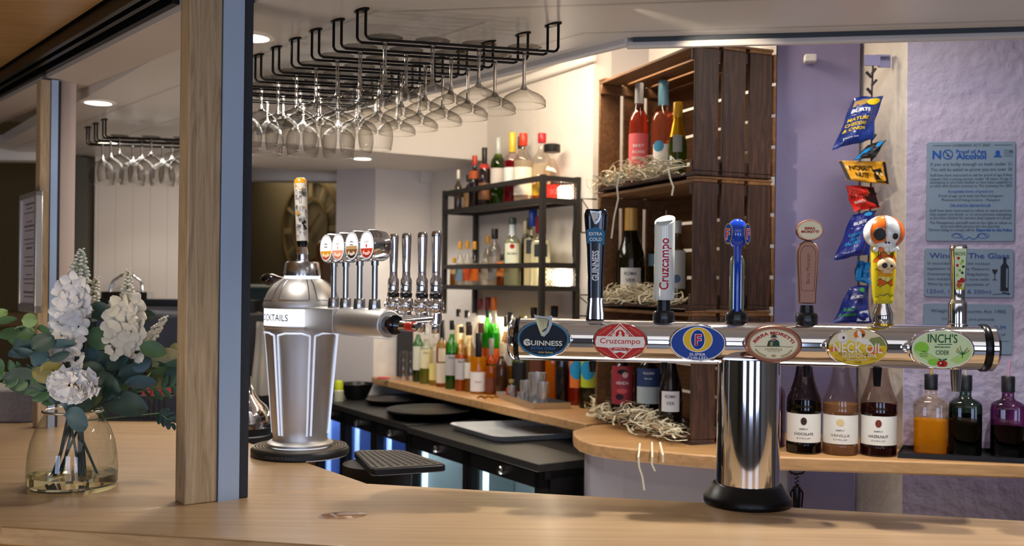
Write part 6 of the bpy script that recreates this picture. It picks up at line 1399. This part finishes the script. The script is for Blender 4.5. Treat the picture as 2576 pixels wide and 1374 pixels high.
# ------------------------------------------------------------------ clip strip with snack packets
CY_ = 3.52
t = thing('clip_strip', 'thin clip strip hanging from a lilac bracket, carrying the snack packets', 'clip strip', tuple(at(2205, 150, CY_)))
o = Vector(t.location); L_ = lambda px, py, Y=CY_: at(px, py, Y) - o
k = MB(); k.box(-.042, .012, -.004, .004, -.022, .016); k.box(.014, .058, .02, .028, -.022, .018); k.box(.0, .05, .0, .022, .012, .018); k.build('bracket', mat('bracket_lilac', '#8f8cb4', .5), t)
k = MB(); k.tube([L_(2196, 165), L_(2193, 235), L_(2192, 420), L_(2188, 560), L_(2180, 800)], .0032, 6); k.build('strip', mat('strip_dark', '#2c2624', .5), t)
for py, dx in ((195, -14), (186, 10), (215, 12), (236, -12), (352, 10), (400, 12), (500, 10), (640, 12)):
    k = MB(); k.tube([L_(2193, py), L_(2193 + dx, py - 14)], .005, 6); k.build('clip', mat('strip_dark', '#2c2624', .5), t)
def packet(corners, Y, label, col, edge=None, puff=.03, art_fn=None, seed=0, name='snack_packet', m_extra=None):
    """corners: top-left, top-right, bottom-right, bottom-left in the photograph"""
    random.seed(seed); P = [at(x, y, Y) for x, y in corners]; c = sum(P, Vector()) / 4; t = thing(name, label, 'snack packet', tuple(c), 0, 'snack packets on the clip strip')
    A = [p - c for p in P]; ph = [random.uniform(0, 6) for _ in range(6)]
    def base(u, v):
        q = .5 + (u - .5) * (1 - .10 * math.sin(PI * v) ** .7 + .025 * math.sin(11 * v + ph[2]))
        return A[0].lerp(A[1], q).lerp(A[3].lerp(A[2], q), v + .012 * math.sin(9 * u + ph[3])) + Vector((0, .02 * math.sin(3.0 * v + ph[4] * .3), 0))
    def bulge(u, v): return puff * (max(0, math.sin(PI * u)) ** .6) * (max(0, math.sin(PI * v)) ** .55) + .006 * math.sin(9 * u + ph[0] + 5 * v) * math.sin(PI * v) + .005 * math.sin(13 * v + ph[1] - 4 * u) * math.sin(PI * u)
    k = MB(); NU, NV = 26, 38
    for s1 in (-1, 1): k.grid(lambda u, v, s1=s1: base(u, v) + Vector((.003 * math.sin(20 * u), s1 * (bulge(u, v) + (.0008 * math.sin(60 * u) if v < .06 or v > .94 else 0)), 0)), NU, NV, 0)
    bo = k.build('bag', mat('packet_' + col.lstrip('#'), col, .34, coat=.3, bump=(16, .7, .02)), t)
    if art_fn:
        k = MB(); fn = lambda x, z, d: base(x, z) + Vector((0, -bulge(x, z) - .0032 - d, 0)); W_ = (A[1] - A[0]).length; cols = art_fn(k, fn); art(t, k, cols, 'print')
    return t
def tx(k, fn, s, u, v, w, h, m, bold=.02):
    vs_, fs_ = glyphs(s, bold, 0.0, 1.0); x0 = min(p[0] for p in vs_); x1 = max(p[0] for p in vs_); b0 = len(k.v)
    for x, y in vs_: k._v(fn(u + ((x - x0) / (x1 - x0) - .5) * w, v - (y - .36) / .72 * h, .0004))
    for f in fs_: k.face([b0 + i for i in f], m)
def a1(k, fn):
    k.art([(.06, .08), (.46, .05), (.46, .16), (.06, .20)], 2, 0, fn); k.ell(.70, .11, .24, .07, 1, .0003, 20, fn)
    tx(k, fn, 'BURTS', .36, .28, .56, .075, 0, .04); k.line([(.12, .36), (.62, .345)], .008, 0, .0003, fn)
    tx(k, fn, 'MATURE', .36, .46, .58, .07, 1); tx(k, fn, 'CHEDDAR', .36, .565, .62, .07, 1); tx(k, fn, '& ONION', .36, .67, .62, .07, 1); tx(k, fn, 'Thick cut', .33, .84, .40, .03, 0)
    return ['#dfe6ee', '#e0c21f', '#b08a4a']
packet([(2152, 243), (2226, 240), (2192, 352), (2090, 378)], CY_ - .052, 'large navy crisp packet with yellow lettering, topmost on the strip', '#17317e', art_fn=a1, seed=1, puff=.034)
def a2(k, fn):
    k.art([(.05, .35), (.35, .30), (.30, .95), (.02, .98)], 0, 0, fn); k.art([(.55, .05), (.95, .03), (.80, .35), (.55, .40)], 0, 0, fn); k.line([(.40, .5), (.75, .45)], .05, 0, .0003, fn); return ['#1f86cf']
packet([(2190, 362), (2234, 350), (2196, 398), (2140, 404)], CY_ - .05, 'crumpled black and blue packet below the large navy one', '#1d2226', art_fn=a2, seed=2, puff=.016)
def a3(k, fn):
    k.art([(.0, .02), (.07, .02), (.11, .98), (.02, .98)], 1, 0, fn); k.art([(.93, .02), (1, .02), (.99, .98), (.92, .98)], 1, 0, fn); tx(k, fn, "NOBBY'S", .43, .34, .56, .24, 1); tx(k, fn, 'NUTS', .38, .68, .30, .22, 1)
    k.art([(.66, .42), (.93, .30), (.93, .96), (.70, .96)], 1, .0003, fn); k.ell(.77, .56, .035, .09, 2, .0008, 14, fn); k.ell(.87, .60, .035, .09, 2, .0009, 14, fn); tx(k, fn, 'SALTED', .80, .88, .2, .07, 0, .0); return ['#d99a1a', '#1b1714', '#c9b07a']
packet([(2113, 403), (2232, 405), (2232, 466), (2124, 454)], CY_ - .055, 'yellow and black nut packet hanging sideways', '#d99a1a', art_fn=a3, seed=3, puff=.022)
def a4(k, fn):
    k.art([(.52, .05), (1, .03), (.98, .97), (.60, .97)], 1, 0, fn); k.ell(.72, .35, .10, .16, 2, .0006, 14, fn); tx(k, fn, 'NUTS', .28, .45, .44, .16, 1); tx(k, fn, 'SPICY', .30, .66, .40, .10, 0); return ['#e8d8d0', '#2a1414', '#c9963a']
packet([(2128, 466), (2198, 470), (2214, 522), (2148, 532)], CY_ - .052, 'red nut packet just under the yellow one', '#cf2318', art_fn=a4, seed=4, puff=.026)
def a5(k, fn):
    k.ell(.66, .07, .16, .045, 1, .0003, 20, fn); tx(k, fn, 'BURTS', .40, .22, .48, .07, 0, .04); k.line([(.12, .32), (.55, .31)], .008, 0, .0003, fn)
    tx(k, fn, 'LIGHTLY', .36, .47, .52, .065, 1); tx(k, fn, 'SEA', .34, .57, .26, .065, 1); tx(k, fn, 'SALTED', .33, .67, .50, .065, 1); tx(k, fn, 'Thick cut', .32, .86, .36, .025, 0); return ['#d6dcea', '#2f9ad8']
packet([(2148, 540), (2210, 526), (2180, 640), (2090, 656)], CY_ - .055, 'navy crisp packet with light blue lettering, left of the skull handle', '#1f2c86', art_fn=a5, seed=5, puff=.036)
packet([(2158, 655), (2190, 662), (2192, 716), (2152, 706)], CY_ - .03, 'small bright blue packet under the second navy one', '#1a78bd', art_fn=a2, seed=6, puff=.015)
def a6(k, fn):
    k.ell(.62, .12, .16, .06, 1, .0003, 18, fn); tx(k, fn, 'BURTS', .45, .30, .46, .08, 0, .04); tx(k, fn, 'SALT', .26, .62, .34, .09, 1); tx(k, fn, '& VINEGAR', .28, .78, .48, .08, 1); k.art([(.62, .70), (.95, .66), (.93, .95), (.60, .96)], 0, 0, fn); return ['#c9cfe0', '#3f9a4a']
packet([(2142, 722), (2190, 716), (2188, 812), (2090, 812)], CY_ - .055, 'navy crisp packet with green lettering, lowest on the strip', '#1b2a78', art_fn=a6, seed=7, puff=.03)

# ------------------------------------------------------------------ things far behind
struct(MB().prism([(-2.75, 9.0), (-1.15, 7.4), (-1.08, 7.47), (-2.68, 9.07)], 0, 2.8).build('wall_far.003', olive))
d_ = V2(.707, -.707); o_ = V2(-2.75, 9.0) - V2(.707, .707) * .03
p = online(781, 578, tuple(o_), tuple(d_)); R = 130 * p.y / 2500
ck = thing('wall_clock', 'large round skeleton clock with pale numerals on the dark far wall', 'clock', tuple(p), math.atan2(d_.y, d_.x))
brz = mat('clock_bronze', '#5c4a26', .6, .0); dkc = mat('clock_dark', '#463a26', .5)
X = T(0, 0, 0, rx=PI / 2); k = MB(); k.lathe([(R, -.015), (R, .015), (R * .93, .015), (R * .93, -.015), (R, -.015)], 48, X=X, cap=False); k.lathe([(R * .62, -.01), (R * .62, .01), (R * .58, .01), (R * .58, -.01), (R * .62, -.01)], 40, X=X, cap=False); k.build('rim', brz, ck)
for i in range(12):
    k = MB(); a = i * PI / 6
    for q in ((-.03, 0, .03) if i % 3 else (-.05, -.02, .02, .05)): k.line([(R * .64 * math.sin(a + q), R * .64 * math.cos(a + q)), (R * .92 * math.sin(a + q), R * .92 * math.cos(a + q))], .010, 0, .005)
    k.build('numeral', C('#8a7d5c'), ck, smooth=0)
k = MB(); k.line([(0, 0), (R * .35, R * .30)], .02, 0, .01); k.line([(0, 0), (-R * .2, R * .55)], .014, 0, .012); k.ell(0, 0, .03, .03, 0, .014); k.build('hands', dkc, ck, smooth=0)
def seat(name, label, cat, px, py, Y, w, col, rz):
    p = at(px, py, Y); t = thing(name, label, cat, (p.x, p.y, 0), rz); m = mat('leather_' + col.lstrip('#'), col, .45); zt = p.z
    k = MB(); k.box(-w / 2, w / 2, -.28, .28, .28, .48); k.build('seat', m, t, bevel=.05, seg=3)
    k = MB(); k.box(-w / 2, w / 2, .18, .32, .30, zt); k.build('backrest', m, t, bevel=.06, seg=3)
    for s1 in (-1, 1):
        k = MB(); k.box(s1 * w / 2 - .06, s1 * w / 2 + .06, -.28, .3, .28, .68); k.build('armrest', m, t, bevel=.04, seg=3)
        for y in (-.24, .24): k = MB(); k.lathe([(.02, 0), (.028, .29)], 10, X=T(s1 * (w / 2 - .05), y, 0)); k.build('leg', dkc, t)
seat('high_back_chair', 'high tan leather chair in the far room behind the four lenses', 'chair', 868, 600, 6.95, .40, '#9a6a3c', .2)
seat('high_back_chair', 'dark teal chair in the far room left of the cocktail tower', 'chair', 640, 715, 7.1, .5, '#2c4a50', .3)
seat('banquette', 'dark navy leather banquette in the room behind the flowers', 'seat', 380, 775, 5.15, .72, '#12141f', .2)
k = MB(); k.M = T(-1.86, 5.5, 0, rz=.1); k.box(-.55, .45, -.05, .2, 1.35, 1.60); tag(k.build('ledge', wood('ledge_oak', '#7a4f2a', '#a0703f', (1.4, 16, 16))), 'timber ledge below the white boards behind the flowers', 'ledge') if False else None
k = MB(); k.box(-2.45, -1.45, 5.60, 5.745, 1.49, 1.555); tag(k.build('wall_ledge', black_plastic), 'black ledge along the foot of the white boarding', 'ledge')
k = MB(); k.box(-2.45, -1.45, 5.66, 5.745, 1.36, 1.488); tag(k.build('timber_rail', pine2), 'timber rail under the black ledge behind the flowers', 'rail')
p = at(292, 765, 5.5); k = MB(); k.tube([(-.10, 0, -.06), (-.08, 0, .0), (-.03, 0, .035), (.03, 0, .035), (.08, 0, .0), (.09, 0, -.08)], .009, 10); k.box(-.13, .13, -.05, .05, -.10, -.06); tag(k.build('swan_neck_tap', chrome, loc=(p.x, p.y + .16, 1.655)), 'curved chrome tap on the black ledge behind the flower spikes', 'tap')
# on the left leg of the counter: grey sheath, ribbed caddy with red packets
a = onz(40, 1064, ZC); t = thing('grey_case', 'flat grey felt case standing on the counter at the left edge', 'case', (a.x, a.y, ZC), .15)
k = MB(); k.box(-.20, .065, 0, .30, 0, .125); k.build('case', mat('felt_grey', '#8b8480', .85, mottle=(60, '#7d7672')), t, bevel=.008)
a = onz(338, 1060, ZC); cdy = thing('bar_caddy', 'black ribbed bar caddy behind the flower vase', 'caddy', (a.x, a.y, ZC), .05)
k = MB(); k.box(-.14, .14, 0, .14, 0, .012); k.box(-.14, .14, 0, .008, .012, .10); k.box(-.14, .14, .132, .14, .012, .10); k.box(-.14, -.132, .008, .132, .012, .10); k.box(.132, .14, .008, .132, .012, .10); k.box(-.004, .004, .008, .132, .012, .095)
for i in range(6): k.box(.01 + i * .02, .016 + i * .02, -.004, 0, .012, .095)
k.build('bin', black_plastic, cdy, bevel=.002)
for i, x in enumerate((.032, .068, .106)):
    k = MB(); k.box(x - .016, x + .016, .03, .05, .0, .11, X=T(0, 0, .020, rx=-.12)); tag(k.build('sauce_sachet', mat('sachet_red', '#b3261c', .35), loc=(a.x, a.y, ZC), rz=.05), '%s red sachet standing in the ribbed caddy' % ('left', 'middle', 'right')[i], 'sachet', 'red sachets in the caddy')
# framed menu fixed on the far post
fq = P2 - N_ * .0135 + B * .075; fz = at(80, 636, fq.y).z
fm = thing('menu_frame', 'silver snap-frame menu fixed to the slim far post', 'menu frame', (fq.x, fq.y, fz), math.atan2(-B.y, -B.x))
k = MB(); hw, hh = .150, .222; k.box(-hw, -hw + .022, -.014, .012, -hh, hh); k.box(hw - .022, hw, -.014, .012, -hh, hh); k.box(-hw, hw, -.014, .012, hh - .022, hh); k.box(-hw, hw, -.014, .012, -hh, -hh + .030); k.build('frame', mat('frame_silver', '#b9b6b2', .3, .6), fm, bevel=.004)
k = MB(); k.box(-hw + .012, hw - .012, -.004, .008, -hh + .03, hh - .018); k.build('card', mat('menu_card', '#b3acb4', .5), fm)
k = MB()
for i in range(22):
    f = hh - .04 - i * .0165
    if i % 4 == 3: continue
    ww = (.16, .11, .19)[i % 3]; k.line([(-ww / 2, f), (ww / 2, f)], .004 if i % 5 else .007, 0, .0045)
art(fm, k, ['#6a626a'])
# staff side beyond the tower: shelf with crate, carton and dark bin; hanging cloth
a = at(890, 915, 6.15); bx = thing('dark_cabinet', 'black cabinet behind the cocktail tower under the wooden box', 'cabinet', (a.x, a.y + .1, 0), -.1)
k = MB(); k.box(-.16, .16, -.1, .25, 0, at(890, 918, 6.15).z); k.build('body', black_plastic, bx); zb = at(890, 918, 6.15).z
wb_ = thing('wooden_box', 'plain wooden box on the dark cabinet behind the tower', 'box', (a.x, a.y + .1, zb), -.1)
k = MB(); k.box(-.15, .16, -.09, .22, .0005, .028); k.box(-.15, .16, -.09, .22, .030, .068); k.build('planks', wood('box_pine', '#8a5f34', '#b98a52', (1.5, 14, 14)), wb_)
ct = thing('carton', 'white carton standing on the wooden box behind the tower', 'carton', (a.x, a.y + .1, zb + .069), -.12)
k = MB(); k.box(-.11, .13, -.08, .16, 0, .095); k.build('body', mat('carton_white', '#b7aea6', .7), ct); k = MB(); k.box(-.04, .06, -.05, .05, .0955, .115); k.build('lid', C('#cfc9c2', .6), ct)
a = at(880, 995, 5.95); k = MB(); k.lathe([(.09, -.10), (.12, 0), (.12, .12), (.10, .125)], 24); 
a = at(672, 905, 5.4); k = MB(); k.grid(lambda u, v: ((u - .5) * (.12 + .05 * v), .02 * math.sin(u * 14) + .01 * math.sin(v * 6), -v * .40), 14, 8); k.grid(lambda u, v: ((u - .5) * (.12 + .05 * v), .02 * math.sin(u * 14) + .01 * math.sin(v * 6) + .004, -v * .40), 14, 8)
cl_ = thing('hanging_cloth', 'grey cloth hanging on a dark stand left of the cocktail tower', 'cloth', (a.x, a.y, at(672, 810, 5.4).z)); k.build('cloth', mat('cloth_grey', '#9a948c', .8), cl_)
st_ = thing('dark_stand', 'tall dark stand behind the cloth, left of the cocktail tower', 'stand', (a.x, a.y + .08, 0)); k = MB(); k.box(-.16, .12, 0, .12, 0, at(672, 790, 5.4).z); k.build('body', mat('stand_dark', '#1b1a1c', .5), st_, bevel=.01)
